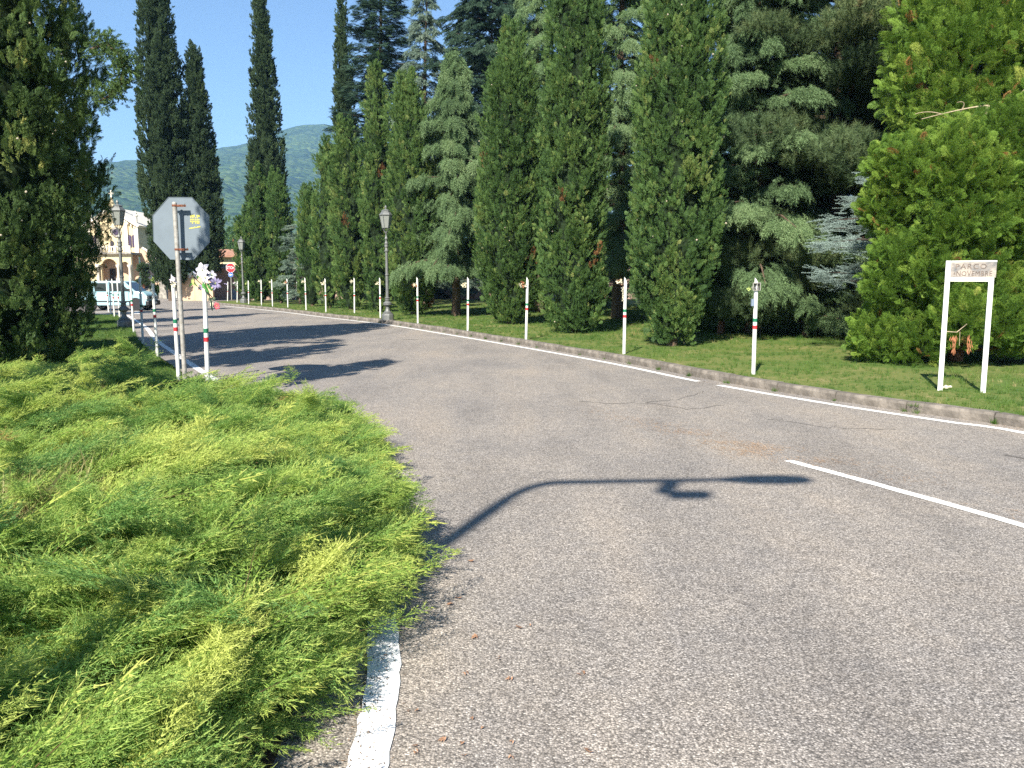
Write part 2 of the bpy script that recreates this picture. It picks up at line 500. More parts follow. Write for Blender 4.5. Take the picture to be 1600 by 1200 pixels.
def euler_from(zdir, ndir):
    z = zdir / (np.linalg.norm(zdir, axis=1, keepdims=True) + 1e-9)
    x = np.cross(ndir, z); x /= (np.linalg.norm(x, axis=1, keepdims=True) + 1e-9)
    y = np.cross(z, x)
    rx = np.arctan2(y[:, 2], z[:, 2])
    ry = -np.arcsin(np.clip(x[:, 2], -1, 1))
    rz = np.arctan2(x[:, 1], x[:, 0])
    return np.stack([rx, ry, rz], 1)

def strew(name, src, P, D, S, T, idx=None, nrm=None, parent=None, kind='stuff'):
    ng, k = SPRAY_GROUPS[src]
    n = len(P)
    P = np.asarray(P, dtype=np.float32)
    D = np.asarray(D, dtype=float)
    if nrm is None:
        nrm = rng.normal(size=(n, 3))
    rot = euler_from(D, nrm).astype(np.float32)
    S = np.asarray(S, dtype=np.float32)
    if S.ndim == 1: S = np.repeat(S[:, None], 3, 1)
    if idx is None: idx = rng.integers(0, k, n)
    me = bpy.data.meshes.new(name)
    me.vertices.add(n)
    me.vertices.foreach_set('co', P.ravel())
    for nm, typ, arr, key in (('rot', 'FLOAT_VECTOR', rot, 'vector'), ('scl', 'FLOAT_VECTOR', S, 'vector'),
                              ('idx', 'INT', np.asarray(idx, dtype=np.int32), 'value'), ('tint', 'FLOAT', np.asarray(T, dtype=np.float32), 'value')):
        a = me.attributes.new(nm, typ, 'POINT')
        a.data.foreach_set(key, np.ascontiguousarray(arr).ravel())
    me.update()
    o = bpy.data.objects.new(name, me)
    COL.objects.link(o)
    if parent is not None: o.parent = parent
    md = o.modifiers.new('strewn', 'NODES'); md.node_group = ng
    if kind: o['kind'] = kind
    return o

# --- spray meshes: little blades on twigs
class Blades:
    def __init__(s): s.v, s.f, s.t = [], [], []
    def blade(s, p, d, L, w, up=None, tip=0.0, quad=False):
        d = Vector(d).normalized()
        a = Vector(up) if up is not None else Vector((random.gauss(0, 1), random.gauss(0, 1), random.gauss(0, 1)))
        sd = d.cross(a)
        if sd.length < 1e-4: sd = d.orthogonal()
        sd.normalize()
        p = Vector(p); b = len(s.v)
        if quad:
            mid = p + d * L * .45
            s.v += [p, mid + sd * w, p + d * L, mid - sd * w]
            s.f.append((b, b + 1, b + 2, b + 3)); s.t += [tip * .6, tip * .8, tip, tip * .8]
        else:
            s.v += [p + sd * w, p - sd * w, p + d * L]
            s.f.append((b, b + 1, b + 2)); s.t += [tip * .7, tip * .7, tip]
    def mesh(s, name, mat):
        me = bpy.data.meshes.new(name)
        me.from_pydata([tuple(v) for v in s.v], [], s.f)
        a = me.attributes.new('tipf', 'FLOAT', 'POINT')
        a.data.foreach_set('value', s.t)
        me.materials.append(mat)
        me.update()
        return me

def V3(a, b, c): return Vector((a, b, c))
def rnd(s): return V3(random.gauss(0, s), random.gauss(0, s), random.gauss(0, s))

def cypress_sprig(mat, n=12, fat=.055, sub=6):
    B = Blades()
    for i in range(n):
        t = (i + random.random()) / n
        a = random.random() * 6.283
        base = V3(0, 0, t * .62)
        d = (V3(math.cos(a), math.sin(a), 0) * (.62 - .35 * t) + V3(0, 0, 1)).normalized()
        L = .42 * (1 - .45 * t) * random.uniform(.7, 1.15)
        for k in range(sub):
            u = (k + .5) / sub
            q = base + d * L * u
            dd = (d + rnd(.42)).normalized()
            B.blade(q, dd, .17 * random.uniform(.7, 1.3), fat * random.uniform(.7, 1.2), quad=True)
    return B.mesh('cypress_sprig', mat)

def fan_frond(mat, n=9, w=.030, curl=.25):
    """flat fern-like fan growing along z in the xz plane"""
    B = Blades()
    for i in range(n):
        t = i / (n - 1)
        base = V3(0, curl * t * t * .5, t * .8)
        for sd in (-1, 1):
            L = .42 * (1 - t) ** .7 + .10
            d = V3(sd * (.75 - .3 * t), random.gauss(.1, .12), .8).normalized()
            m = 6
            for k in range(m):
                u = (k + .6) / m
                q = base + d * L * u + V3(0, curl * u * u * .2, 0)
                for s2 in (-1, 1):
                    dd = (d + V3(-d.z, 0, d.x) * s2 * .55 + rnd(.16)).normalized()
                    B.blade(q, dd, .13 * random.uniform(.7, 1.2), w * random.uniform(.7, 1.15), up=V3(random.gauss(0, .35), 1, random.gauss(0, .35)), quad=True)
    B.blade(V3(0, 0, .6), V3(0, .1, 1), .35, w, up=V3(0, 1, 0), quad=True)
    return B.mesh('fan_frond', mat)

def deodar_spray(mat, n=26, w=.012, droop=.5, needle=.15):
    """twig along z that hangs over towards +y, needles all round"""
    B = Blades()
    arms = [(V3(0, 0, 0), V3(0, 0, 1), 1.0)]
    for i in range(7):
        t = .12 + .11 * i
        sd = 1 if i % 2 else -1
        arms.append((V3(0, droop * t * t * .5, t), V3(sd * .75, .25, .75).normalized(), .42 * (1.1 - t)))
    for p0, d, L in arms:
        m = max(4, int(n * L))
        for k in range(m):
            u = (k + .5) / m
            q = p0 + d * L * u + V3(0, droop * (u * L) ** 2 * .6, 0)
            dd = d + V3(0, droop * u * L, 0)
            for _ in range(2):
                B.blade(q, (dd.normalized() * .75 + rnd(.55)).normalized(), needle * random.uniform(.7, 1.2), w * random.uniform(.8, 1.3))
    return B.mesh('drooping_spray', mat)

def fir_spray(mat, w=.022, needle=.13):
    B = Blades()
    arms = [(V3(0, 0, 0), V3(0, 0, 1), 1.0)]
    for i in range(6):
        t = .1 + .13 * i
        for sd in (-1, 1):
            arms.append((V3(0, 0, t), V3(sd * .8, random.gauss(0, .08), .65).normalized(), .5 * (1.05 - t)))
    for p0, d, L in arms:
        m = max(3, int(11 * L))
        for k in range(m):
            q = p0 + d * L * (k + .5) / m
            for s2 in (-1, 1):
                B.blade(q, (d * .7 + V3(-d.z, 0, d.x) * s2 * .8 + V3(0, .25, 0) + rnd(.15)).normalized(), needle, w, up=V3(random.gauss(0, .4), 1, 0))
    return B.mesh('fir_spray', mat)

def tuft(mat, n=60, w=.016, L=.55, spread=.75):
    B = Blades()
    for i in range(n):
        t = random.random() ** 1.5 * .5
        B.blade(V3(0, 0, t), (V3(0, 0, 1) + rnd(spread)).normalized(), L * random.uniform(.6, 1.1), w)
    return B.mesh('needle_tuft', mat)

def rosette_twig(mat, n=16, w=.014):
    """short stiff needle rosettes along a flat twig"""
    B = Blades()
    arms = [(V3(0, 0, 0), V3(0, 0, 1), 1.0)]
    for i in range(6):
        t = .12 + .13 * i
        sd = 1 if i % 2 else -1
        arms.append((V3(0, 0, t), V3(sd * .8, 0, .6).normalized(), .48 * (1.1 - t)))
    for p0, d, L in arms:
        m = max(3, int(n * L))
        for k in range(m):
            q = p0 + d * L * (k + .5) / m
            for j in range(7):
                B.blade(q, (rnd(.6) + V3(0, .8, 0)).normalized(), .055 * random.uniform(.8, 1.3), w)
    return B.mesh('rosette_twig', mat)

def juniper_frond(mat, seed, n=15, blade=.075, w=.0062, stemmat=None, bend=.3, full=1.0, tipy=1.0):
    """feathery frond, length 1 along z, fan mostly in the xz plane, tips nodding to +y"""
    random.seed(seed)
    B = Blades()
    def axis(t): return V3(math.sin(t * 2.2 + seed) * .03, bend * t * t * .5, t)
    for i in range(n):
        t = .06 + .94 * i / n
        for sd in (-1, 1):
            L = (.40 * (1 - t) ** .75 + .07) * random.uniform(.6, 1.15) * full
            d = V3(sd * random.uniform(.45, .85), random.gauss(.0, .28), 1).normalized()
            p0 = axis(t)
            m = max(3, int(L * 26))
            for k in range(m):
                u = (k + .4) / m
                q = p0 + d * L * u + V3(0, -.10 * u * u * L, .12 * u * u * L)
                tf = max(0, (u * .8 + t * .6 - .72)) * 1.0 * tipy
                for s2 in (-1, 1):
                    side = V3(-d.z, 0, d.x) * s2
                    dd = (d * 1.0 + side * .75 + rnd(.30)).normalized()
                    bl = blade * random.uniform(.6, 1.2) * (1 - .3 * u)
                    B.blade(q, dd, bl, w * random.uniform(.8, 1.25), tip=min(1, max(0, tf + random.gauss(0, .12))))
                    if random.random() < .55:
                        q2 = q + dd * bl * .5
                        B.blade(q2, (dd + side * -.9 + rnd(.35)).normalized(), bl * .6, w * .9, tip=min(1, max(0, tf)))
            B.blade(p0 + d * L * .8, d, L * .35 + .05, w * 1.1, tip=min(1, max(0, .25 + t * .5)) * tipy)
    B.blade(axis(.9), V3(0, bend * .8, 1), .2, w * 1.5, tip=.9 * tipy)
    me = B.mesh('juniper_frond', mat)
    if stemmat is not None:
        # thin woody stem as crossed strips
        v0 = len(B.v)
        for i in range(8):
            a, c = axis(i / 12), axis((i + 1) / 12)
            wv = .0035 * (1 - i / 10)
            B.v += [a + V3(wv, 0, 0), a - V3(wv, 0, 0), c - V3(wv * .8, 0, 0), c + V3(wv * .8, 0, 0)]
            B.v += [a + V3(0, wv, 0), a - V3(0, wv, 0), c - V3(0, wv * .8, 0), c + V3(0, wv * .8, 0)]
            b = len(B.v) - 8
            B.f += [(b, b + 1, b + 2, b + 3), (b + 4, b + 5, b + 6, b + 7)]
            B.t += [0] * 8
        me = B.mesh('juniper_frond', mat)
        me.materials.append(stemmat)
        mi = [0] * (len(B.f) - 16) + [1] * 16
        me.polygons.foreach_set('material_index', mi)
    return me

def cone_mesh():
    b = MB()
    b.lathe([(.02, -.5), (.38, -.36), (.5, 0), (.36, .36), (.02, .5)], 6)
    me = b.mesh('cone'); me.materials.append(M['cone'])
    return me

random.seed(11)
cone_me = cone_mesh()
source_set('cyp_dark', [cypress_sprig(M['cyp_dark'], 11, .034, 6) for _ in range(4)] + [fan_frond(M['cyp_dark'], 10, .018, .5) for _ in range(2)] + [cone_me])
source_set('cyp_far', [cypress_sprig(M['cyp_far'], 12, .050, 6) for _ in range(3)])
source_set('cyp_green', [cypress_sprig(M['cyp_green'], 10, .036, 6) for _ in range(4)] + [fan_frond(M['cyp_green'], 10, .019, .3) for _ in range(2)] + [cone_me])
source_set('cyp_mid', [cypress_sprig(M['cyp_green'], 13, .042, 6) for _ in range(4)])
source_set('deodar', [deodar_spray(M['deodar'], 24, .014, .55, .16) for _ in range(4)])
source_set('deodar_dark', [deodar_spray(M['fir'], 20, .022, .3, .16) for _ in range(3)])
source_set('pale', [deodar_spray(M['pale'], 18, .022, .4, .17) for _ in range(3)])
source_set('fir', [fir_spray(M['fir']) for _ in range(3)])
source_set('pine', [tuft(M['pine'], 70, .013, .5, .8) for _ in range(4)])
source_set('blue', [rosette_twig(M['blue']) for _ in range(3)])
source_set('leyland', [fan_frond(M['leyland'], 11, .016, c) for c in (.1, .35, .6, .9)])
source_set('juniper', [juniper_frond(M['juniper'], s, 14, .070, .0052, bend=b_, full=fu) for s, b_, fu in ((1, .15, 1), (2, .4, .85), (3, .7, 1.1), (4, .25, .7), (5, .5, 1), (6, -.2, .9))])

# ------------------------------------------------------------------ tree builders
def vnoise(P, s, seed=0.0):
    return np.array([mnoise.noise(Vector((p[0] * s[0] + seed, p[1] * s[1] + seed * 1.7, p[2] * s[2] - seed))) for p in P])

def trunk_part(t, H, r, mat='bark', lean=0, limbs=()):
    b = MB()
    pts = [(math.sin(i * 1.3) * .03 * i, math.cos(i * 1.7) * .03 * i, -.15 + (H + .15) * i / 6) for i in range(7)]
    b.tube(pts, [r * 1.25] + [r * (1 - .15 * i) for i in range(1, 7)], 9)
    o = b.build('trunk', M[mat], t, smooth=True)
    if limbs:
        l = MB()
        for pl, r0 in limbs:
            l.tube(pl, [r0 * (1 - .8 * i / (len(pl) - 1)) for i in range(len(pl))], 5)
        l.build('limb', M[mat], t, smooth=True)['kind'] = 'stuff'
    return o

def columnar(name, label, x, y, z0, H, r, src, n, spray, prof, plumes=0, group=None, seed=0, lump=.2, z_bare=.25, cones=0, cat='tree', out=.35, squash=1.0, topw=None, flat_ids=None, ncyp=None, tint0=0.0, core_f=.62, spires=0):
    """a column or flame of upright plumes; prof(t) gives the radius 0..1 from foot to tip"""
    global rng
    rng = np.random.default_rng(1000 + seed)
    t = thing(name, label, cat, (x, y, z0), 0, group)
    trunk_part(t, H * .9, max(.09, r * .11))
    npl = plumes or max(60, n // 22)
    per = n // npl
    tt = np.linspace(0, 1, 200); w = np.array([prof(a) for a in tt]) + .03
    cdf = np.cumsum(w) / w.sum()
    ct = np.interp(rng.random(npl), cdf, tt)
    ang = rng.random(npl) * 2 * np.pi
    rr = np.array([prof(a) for a in ct]) * r
    C = np.stack([np.cos(ang) * rr, np.sin(ang) * rr, z_bare + ct * (H - z_bare)], 1)
    EX = []
    nz = vnoise(C, (1.1 / max(r, .6), 1.1 / max(r, .6), .55), seed * 3.1)
    fac = 1 + lump * nz * 1.8
    fac = fac + .16 * vnoise(C, (2.3, 2.3, 1.6), seed * 1.3 + 4)
    C[:, :2] *= fac[:, None]
    depth = np.where(rng.random(npl) < .72, rng.uniform(.84, 1.02, npl), rng.uniform(.45, .85, npl))
    C[:, :2] *= depth[:, None]
    PL = (spray * .6 + .16) * rng.uniform(1.0, 2.8, npl)                     # plume length
    D0 = np.stack([np.cos(ang) * out, np.sin(ang) * out, np.ones(npl)], 1) + rng.normal(0, .16, (npl, 3))
    D0 /= np.linalg.norm(D0, axis=1, keepdims=True)
    u = rng.random((npl, per))
    P = C[:, None, :] + D0[:, None, :] * ((u - .45) * PL[:, None])[:, :, None]
    wid = ((spray * .4 + .05) * (1 - u * .8))[:, :, None]
    off = rng.normal(0, 1, (npl, per, 3)) * wid * .55
    P = P + off
    D = D0[:, None, :] + off / (spray) * .9 + rng.normal(0, .22, (npl, per, 3))
    S = spray * rng.uniform(.6, 1.15, (npl, per)) * (1 - .35 * u)
    T = np.clip(.44 + rng.normal(0, .13, (npl, 1)) + vnoise(C, (1.5, 1.5, 1.2), seed + 9)[:, None] * .5 + tint0 + rng.normal(0, .14, (npl, per)), 0, .93)
    if spires:
        for q in range(spires):
            a_ = rng.random() * 6.283; rr_ = r * rng.uniform(.25, .6); zt_ = H * rng.uniform(.74, 1.0) + .3; Ls = rng.uniform(1.0, 2.2); m_ = int(150 * Ls * .3 / spray)
            u_ = rng.random(m_)
            tp = np.stack([math.cos(a_) * rr_ * (1 - .25 * u_), math.sin(a_) * rr_ * (1 - .25 * u_), zt_ - Ls * (1 - u_)], 1)
            of = rng.normal(0, 1, (m_, 3)) * (.26 * (1 - u_) + .03)[:, None] * np.array([1, 1, .4])
            EX.append((tp + of, of * 1.6 + np.array([0, 0, 1.0]) + rng.normal(0, .15, (m_, 3)), spray * rng.uniform(.6, 1.0, m_) * (1 - .3 * u_), np.clip(.5 + tint0 + rng.normal(0, .14, m_), 0, .93)))
    dead = rng.random(npl) < .004
    T[dead] = 1.0
    lite = rng.random((npl, per)) < .02
    T[lite & ~dead[:, None]] = .955
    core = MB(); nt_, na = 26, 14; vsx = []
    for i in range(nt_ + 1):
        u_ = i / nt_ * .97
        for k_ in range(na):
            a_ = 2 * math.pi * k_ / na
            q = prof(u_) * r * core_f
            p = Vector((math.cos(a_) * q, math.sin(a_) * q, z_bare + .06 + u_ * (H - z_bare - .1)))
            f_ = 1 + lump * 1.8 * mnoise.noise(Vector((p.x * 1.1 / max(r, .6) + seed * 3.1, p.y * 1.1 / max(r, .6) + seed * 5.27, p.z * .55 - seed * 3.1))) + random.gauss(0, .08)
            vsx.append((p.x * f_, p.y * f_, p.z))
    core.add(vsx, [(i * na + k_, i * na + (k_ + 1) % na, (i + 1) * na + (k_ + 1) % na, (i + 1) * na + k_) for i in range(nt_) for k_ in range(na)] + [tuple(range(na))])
    core.build('dark_core', M['inner'], t)  # solid dark body, stands in for the shaded inside of the crown
    P = P.reshape(-1, 3); D = D.reshape(-1, 3); S = S.ravel(); T = T.ravel()
    for e_ in EX:
        P = np.concatenate([P, e_[0]]); D = np.concatenate([D, e_[1]]); S = np.concatenate([S, e_[2]]); T = np.concatenate([T, e_[3]])
    k = SPRAY_GROUPS[src][1]
    ids = rng.integers(0, k - (1 if src in ('cyp_dark', 'cyp_green') else 0), len(P))
    nrm = None
    keep = P[:, 2] > .03
    P, D, S, T, ids = P[keep], D[keep], S[keep], T[keep], ids[keep]
    if cones:
        j = rng.choice(len(P), cones)
        ax = P[j].copy(); ax[:, :2] *= 1.06
        P = np.concatenate([P, ax]); D = np.concatenate([D, D[j]]); S = np.concatenate([S, rng.uniform(.03, .045, cones)])
        T = np.concatenate([T, T[j]]); ids = np.concatenate([ids, np.full(cones, k - 1)])
    strew('crown', src, P, D, S, T, ids, parent=t)
    return t

def tiered(name, label, x, y, z0, H, r, src, n_br, per, spray, shape, rise=.1, droop=.35, seed=0, group=None, z_low=.06, hang=.4, bark='bark', up=0.0, cat='tree', tint0=0., lat=.38, az=None):
    """a conifer of tiers of boughs; shape(t) bough length 0..1; sprays along every bough and its laterals"""
    global rng
    rng = np.random.default_rng(2000 + seed)
    t = thing(name, label, cat, (x, y, z0), 0, group)
    limbs = []
    Ps, Ds, Ss, Ts = [], [], [], []
    for b in range(n_br):
        tt = z_low + (1 - z_low) * ((b + rng.random()) / n_br) ** .92
        a = b * 2.399 + rng.normal(0, .3) if az is None else rng.uniform(*az)
        L = r * shape(tt) * rng.uniform(.72, 1.12) + .15
        h = tt * H
        ca, sa = math.cos(a), math.sin(a)
        ris = rise + rng.normal(0, .07) + up * tt
        dr = droop * rng.uniform(.7, 1.3)
        m = max(5, int(per * (L / r + .12)))
        s = rng.random(m) ** .72
        side = np.where(rng.random(m) < .5, -1, 1) * rng.random(m) ** .8 * lat * L * (1.08 - s) * np.minimum(1, s * 3)
        px = s * L
        zz = h + ris * px - dr * px ** 2 / max(L, .3) - np.abs(side) * .18 * (1 + hang)
        X = ca * px - sa * side; Y = sa * px + ca * side
        P = np.stack([X, Y, zz + rng.normal(0, .07 * spray * 3, m)], 1)
        sl = ris - 2 * dr * s
        sg = np.sign(side)
        D = np.stack([ca - sa * sg * .7, sa + ca * sg * .7, sl - hang * (.3 + s)], 1) + rng.normal(0, .2, (m, 3))
        Ps.append(P); Ds.append(D); Ss.append(spray * rng.uniform(.65, 1.2, m)); 
        base = .42 + rng.normal(0, .13) + tint0
        Ts.append(np.clip(base + s * .25 + rng.normal(0, .12, m), 0, 1))
        if L > .5:
            limbs.append(([(0, 0, h - .05)] + [(ca * q * L, sa * q * L, h + ris * q * L - dr * (q * L) ** 2 / max(L, .3) - .02) for q in (.3, .6, .9)], .018 + .012 * L))
    trunk_part(t, H * .97, max(.08, H * .016), bark, limbs=limbs)
    P, D, S, T = np.concatenate(Ps), np.concatenate(Ds), np.concatenate(Ss), np.concatenate(Ts)
    keep = P[:, 2] > .12
    nrm = np.stack([rng.normal(0, .3, len(P)), rng.normal(0, .3, len(P)), np.full(len(P), -1.0)], 1)  # +y of a spray hangs down
    strew('crown', src, P[keep], D[keep], S[keep], T[keep], None, nrm[keep], parent=t)
    return t

def rounded(name, label, x, y, z0, H, r, src, n, spray, seed=0, lobes=14, cat='tree', tint0=0.0, lowcut=.1, egg=1.0, lobelist=None, lobe_r=(.30, .48), core=False):
    """a broad bush-like crown made of billowing lobes of fans"""
    global rng
    rng = np.random.default_rng(3000 + seed)
    t = thing(name, label, cat, (x, y, z0))
    LB = []
    if lobelist: LB = [tuple(l) for l in lobelist]
    for i in range(lobes):
        tt = rng.uniform(.08, .92); a = rng.random() * 6.283
        pr = math.sin(math.pi * min(1, (tt * .82 + .16))) ** .7
        q = r * pr * rng.uniform(.35, .72)
        LB.append((math.cos(a) * q * (1.25 if core else 1), math.sin(a) * q * (1.25 if core else 1), tt * H, r * rng.uniform(*lobe_r)))
    limbs = [([(0, 0, max(.2, l[2] * .45)), (l[0] * .5, l[1] * .5, l[2] * .75), (l[0], l[1], l[2])], .05) for l in LB]
    trunk_part(t, H * .8, max(.1, r * .07), 'bark_red', limbs=limbs)
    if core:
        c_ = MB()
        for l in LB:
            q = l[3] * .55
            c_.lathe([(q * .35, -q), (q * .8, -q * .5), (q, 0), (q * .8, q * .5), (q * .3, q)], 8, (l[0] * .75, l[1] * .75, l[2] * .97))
        c_.build('dark_core', M['inner'], t)['kind'] = 'stuff'  # dark solids in the lobes, painted as the shade between sprays
    vol = np.array([l[3] ** 2 for l in LB]); cnt = (n * vol / vol.sum()).astype(int)
    Ps, Ds, Ts = [], [], []
    for l, c in zip(LB, cnt):
        v = rng.normal(size=(c, 3)); v /= np.linalg.norm(v, axis=1, keepdims=True)
        rad = l[3] * np.where(rng.random(c) < .75, rng.uniform(.8, 1.08, c), rng.uniform(.3, .85, c))
        v[:, 2] *= egg
        P = np.array(l[:3]) + v * rad[:, None]
        outw = P.copy(); outw[:, 2] = 0; outw /= (np.linalg.norm(outw, axis=1, keepdims=True) + 1e-6)
        D = v * .7 + outw * .35 + np.array([0, 0, .62]) + rng.normal(0, .2, (c, 3))
        Ps.append(P); Ds.append(D)
        Ts.append(np.clip(.45 + tint0 + rng.normal(0, .1) + rng.normal(0, .16, c), 0, .96))
    P, D, T = np.concatenate(Ps), np.concatenate(Ds), np.concatenate(Ts)
    T[rng.random(len(T)) < .012] = 1.0
    keep = P[:, 2] > lowcut
    P, D, T = P[keep], D[keep], T[keep]
    nrm = np.cross(D, rng.normal(size=D.shape))
    kk = SPRAY_GROUPS[src][1] - (1 if src in ('cyp_dark', 'cyp_green') else 0)
    strew('crown', src, P, D, spray * rng.uniform(.6, 1.2, len(P)), T, rng.integers(0, kk, len(P)), nrm, parent=t)
    return t

def cloudy(name, label, x, y, z0, H, r, src, n_br, per, spray, seed=0, bark='bark', z_low=.08, cat='tree', tint0=0., shape=None):
    """pine: crooked boughs that end in flattened clouds of needle tufts"""
    global rng
    rng = np.random.default_rng(4000 + seed)
    t = thing(name, label, cat, (x, y, z0))
    limbs, Ps, Ds, Ts = [], [], [], []
    for b in range(n_br):
        tt = z_low + (1 - z_low) * (b + rng.random()) / n_br
        a = b * 2.399 + rng.normal(0, .4)
        sh = shape(tt) if shape else (1 - .75 * tt)
        L = r * sh * rng.uniform(.6, 1.1)
        h = tt * H
        ca, sa = math.cos(a), math.sin(a)
        e = np.array([ca * L, sa * L, h + L * rng.uniform(-.12, .15)])
        mid = np.array([ca * L * .5, sa * L * .5, h + L * rng.uniform(-.05, .12)])
        limbs.append(([(0, 0, h - .1), tuple(mid), tuple(e)], .03 + .012 * L))
        for q in (1.0, .72, .45):
            c = (mid * (1 - q) * 2 + e * (2 * q - 1)) if q >= .5 else mid * q * 2 + np.array([0, 0, h]) * (1 - 2 * q)
            cr = (.30 + .16 * L) * rng.uniform(.8, 1.2)
            m = int(per * (.6 if q < .6 else 1))
            v = rng.normal(size=(m, 3)); v /= np.linalg.norm(v, axis=1, keepdims=True)
            v *= (rng.random((m, 1)) ** .4) * cr; v[:, 2] *= .42
            v[:, 2] += np.abs(v[:, 0]) * -.1
            Ps.append(c + v + np.array([0, 0, .05]))
            Ds.append(v / cr * .7 + np.array([ca * .4, sa * .4, .75]) + rng.normal(0, .2, (m, 3)))
            Ts.append(np.clip(.42 + tint0 + rng.normal(0, .16) + rng.normal(0, .12, m), 0, 1))
    trunk_part(t, H * .95, max(.12, H * .02), bark, limbs=limbs)
    P, D, T = np.concatenate(Ps), np.concatenate(Ds), np.concatenate(Ts)
    keep = P[:, 2] > .1
    strew('crown', src, P[keep], D[keep], spray * rng.uniform(.7, 1.2, keep.sum()), T[keep], None, None, parent=t)
    return t

# =================================================================== THE SETTING
def poly_offset(pts, d):
    out = []
    for i, p in enumerate(pts):
        a, b = pts[max(i - 1, 0)], pts[min(i + 1, len(pts) - 1)]
        t = Vector((b[0] - a[0], b[1] - a[1])).normalized()
        out.append((p[0] + t.y * d, p[1] - t.x * d))
    return out

def resample(pts, step):
    pts = [Vector(p[:2]) for p in pts]
    out = [pts[0].copy()]
    acc = 0.0
    for a, b in zip(pts, pts[1:]):
        L = (b - a).length
        d = step - acc
        while d <= L:
            out.append(a + (b - a) * d / L)
            d += step
        acc = (acc + L) % step if step else 0
    out.append(pts[-1].copy())
    return out

def smooth_line(pts, k=8):
    """Catmull-Rom through the points"""
    P = [Vector(p[:2]) for p in pts]
    out = []
    for i in range(len(P) - 1):
        p0, p1, p2, p3 = P[max(i - 1, 0)], P[i], P[i + 1], P[min(i + 2, len(P) - 1)]
        for j in range(k):
            t = j / k
            out.append(.5 * ((2 * p1) + (p2 - p0) * t + (2 * p0 - 5 * p1 + 4 * p2 - p3) * t * t + (3 * p1 - p0 - 3 * p2 + p3) * t ** 3))
    out.append(P[-1])
    return out

def strip(name, mat, pts, w, z, wob=0.0, kind='structure', label=None, uneven=0.0):
    a, b = poly_offset(pts, -w / 2), poly_offset(pts, w / 2)
    m = MB()
    vsx = []
    for i, (p, q) in enumerate(zip(a, b)):
        e1 = (random.gauss(0, wob), random.gauss(0, wob)); e2 = (random.gauss(0, wob), random.gauss(0, wob))
        vsx += [(p[0] + e1[0], p[1] + e1[1], z), (q[0] + e2[0], q[1] + e2[1], z)]
    n = len(a)
    m.add(vsx, [(2 * i, 2 * i + 1, 2 * i + 3, 2 * i + 2) for i in range(n - 1)])
    return tag(m.build(name, mat), kind=kind)

def sheet(name, mat, poly, z, kind='structure'):
    bm = bmesh.new()
    vsx = [bm.verts.new((p[0], p[1], z)) for p in poly]
    bm.faces.new(vsx)
    bmesh.ops.triangulate(bm, faces=bm.faces)
    me = bpy.data.meshes.new(name); bm.to_mesh(me); bm.free()
    me.materials.append(mat)
    if me.polygons and me.polygons[0].normal.z < 0: me.flip_normals()
    o = bpy.data.objects.new(name, me); COL.objects.link(o)
    return tag(o, kind=kind)

sheet('ground', M['field'], [(-4000, -600), (4000, -600), (4000, 5000), (-4000, 5000)], -.06)
LINE_R = [(7.35, -4.0), (7.15, 0.5), (6.55, 4.6), (5.36, 8.37), (5.0, 8.93), (4.12, 10.33), (2.99, 12.55), (1.85, 15.56), (0, 19.66), (-1.85, 23.54), (-4.54, 28.89), (-8.2, 34.81), (-10.86, 39.3), (-13.73, 43.75), (-17.29, 48.98)]
line_r = smooth_line(LINE_R, 8)
LINE_L = [(-.40, -4), (-.42, 0.8), (-.48, 2.52), (-.57, 3.42), (-.95, 5.2), (-1.75, 7.3), (-2.7, 9.3), (-3.76, 11.27), (-4.92, 13.21), (-6.02, 15.21), (-7.5, 17.92), (-9.56, 21.77), (-12.51, 27.71), (-17.14, 36.3)]
line_l = smooth_line(LINE_L, 8)
road = sheet('road', M['asphalt'], [(8.5, -6), (8.0, 4), (6.3, 9), (4, 14), (-3, 28), (-15, 49), (-19.5, 58), (20, 62.2), (60, 64), (60, 75), (-90, 75), (-90, 37), (-19, 36.5), (-14, 29), (-8, 18), (-4, 11), (-1.5, 5), (-1.2, -6)], 0)
# kerb of single stones along the park
kin = poly_offset(line_r, .30)
far = [(-19.1, 52.6), (-19.75, 54.4), (-19.6, 56.2), (-18.6, 57.6), (-16.8, 58.5), (-13, 59.3), (0, 60.6), (30, 63)]
kl = smooth_line([tuple(p) for p in kin[::8]] + far, 10)
kl = resample(kl, 1.02)
kerb = thing('kerb', 'weathered concrete kerb of single stones between road and park lawn', 'kerb')
kerb['kind'] = 'structure'
for i in range(len(kl) - 1):
    a, b = kl[i], kl[i + 1]
    L = (b - a).length
    if L < .3: continue
    h = .125 + random.gauss(0, .006)
    m = MB()
    e = .010
    seg = 4
    prof = [(0.0, -.08), (.004, .085 * 1), (.022, h - .004), (.03, h), (.145, h + .002), (.15, -.08)]
    vsx = []
    for s_ in range(seg + 1):
        xx = e + (L - 2 * e) * s_ / seg
        for (py_, pz_) in prof:
            vsx.append((xx, -py_ + random.gauss(0, .0025), pz_ + random.gauss(0, .002)))
    np_ = len(prof)
    fs = [tuple(range(np_)), tuple(range(seg * np_, (seg + 1) * np_))[::-1]]
    for s_ in range(seg):
        for k in range(np_):
            A = s_ * np_ + k; B = s_ * np_ + (k + 1) % np_
            fs.append((A, B, B + np_, A + np_))
    m.add(vsx, fs)
    o = m.build('kerb_stone', M['kerb'], kerb)
    o.location = (a.x, a.y, random.gauss(0, .003))
    o.rotation_euler = (0, 0, math.atan2(b.y - a.y, b.x - a.x) + random.gauss(0, .004))
# park lawn
lawn_edge = poly_offset(kl, .13)
lawn_poly = [tuple(p) for p in lawn_edge] + [(60, 64), (60, -8), (9, -8)]
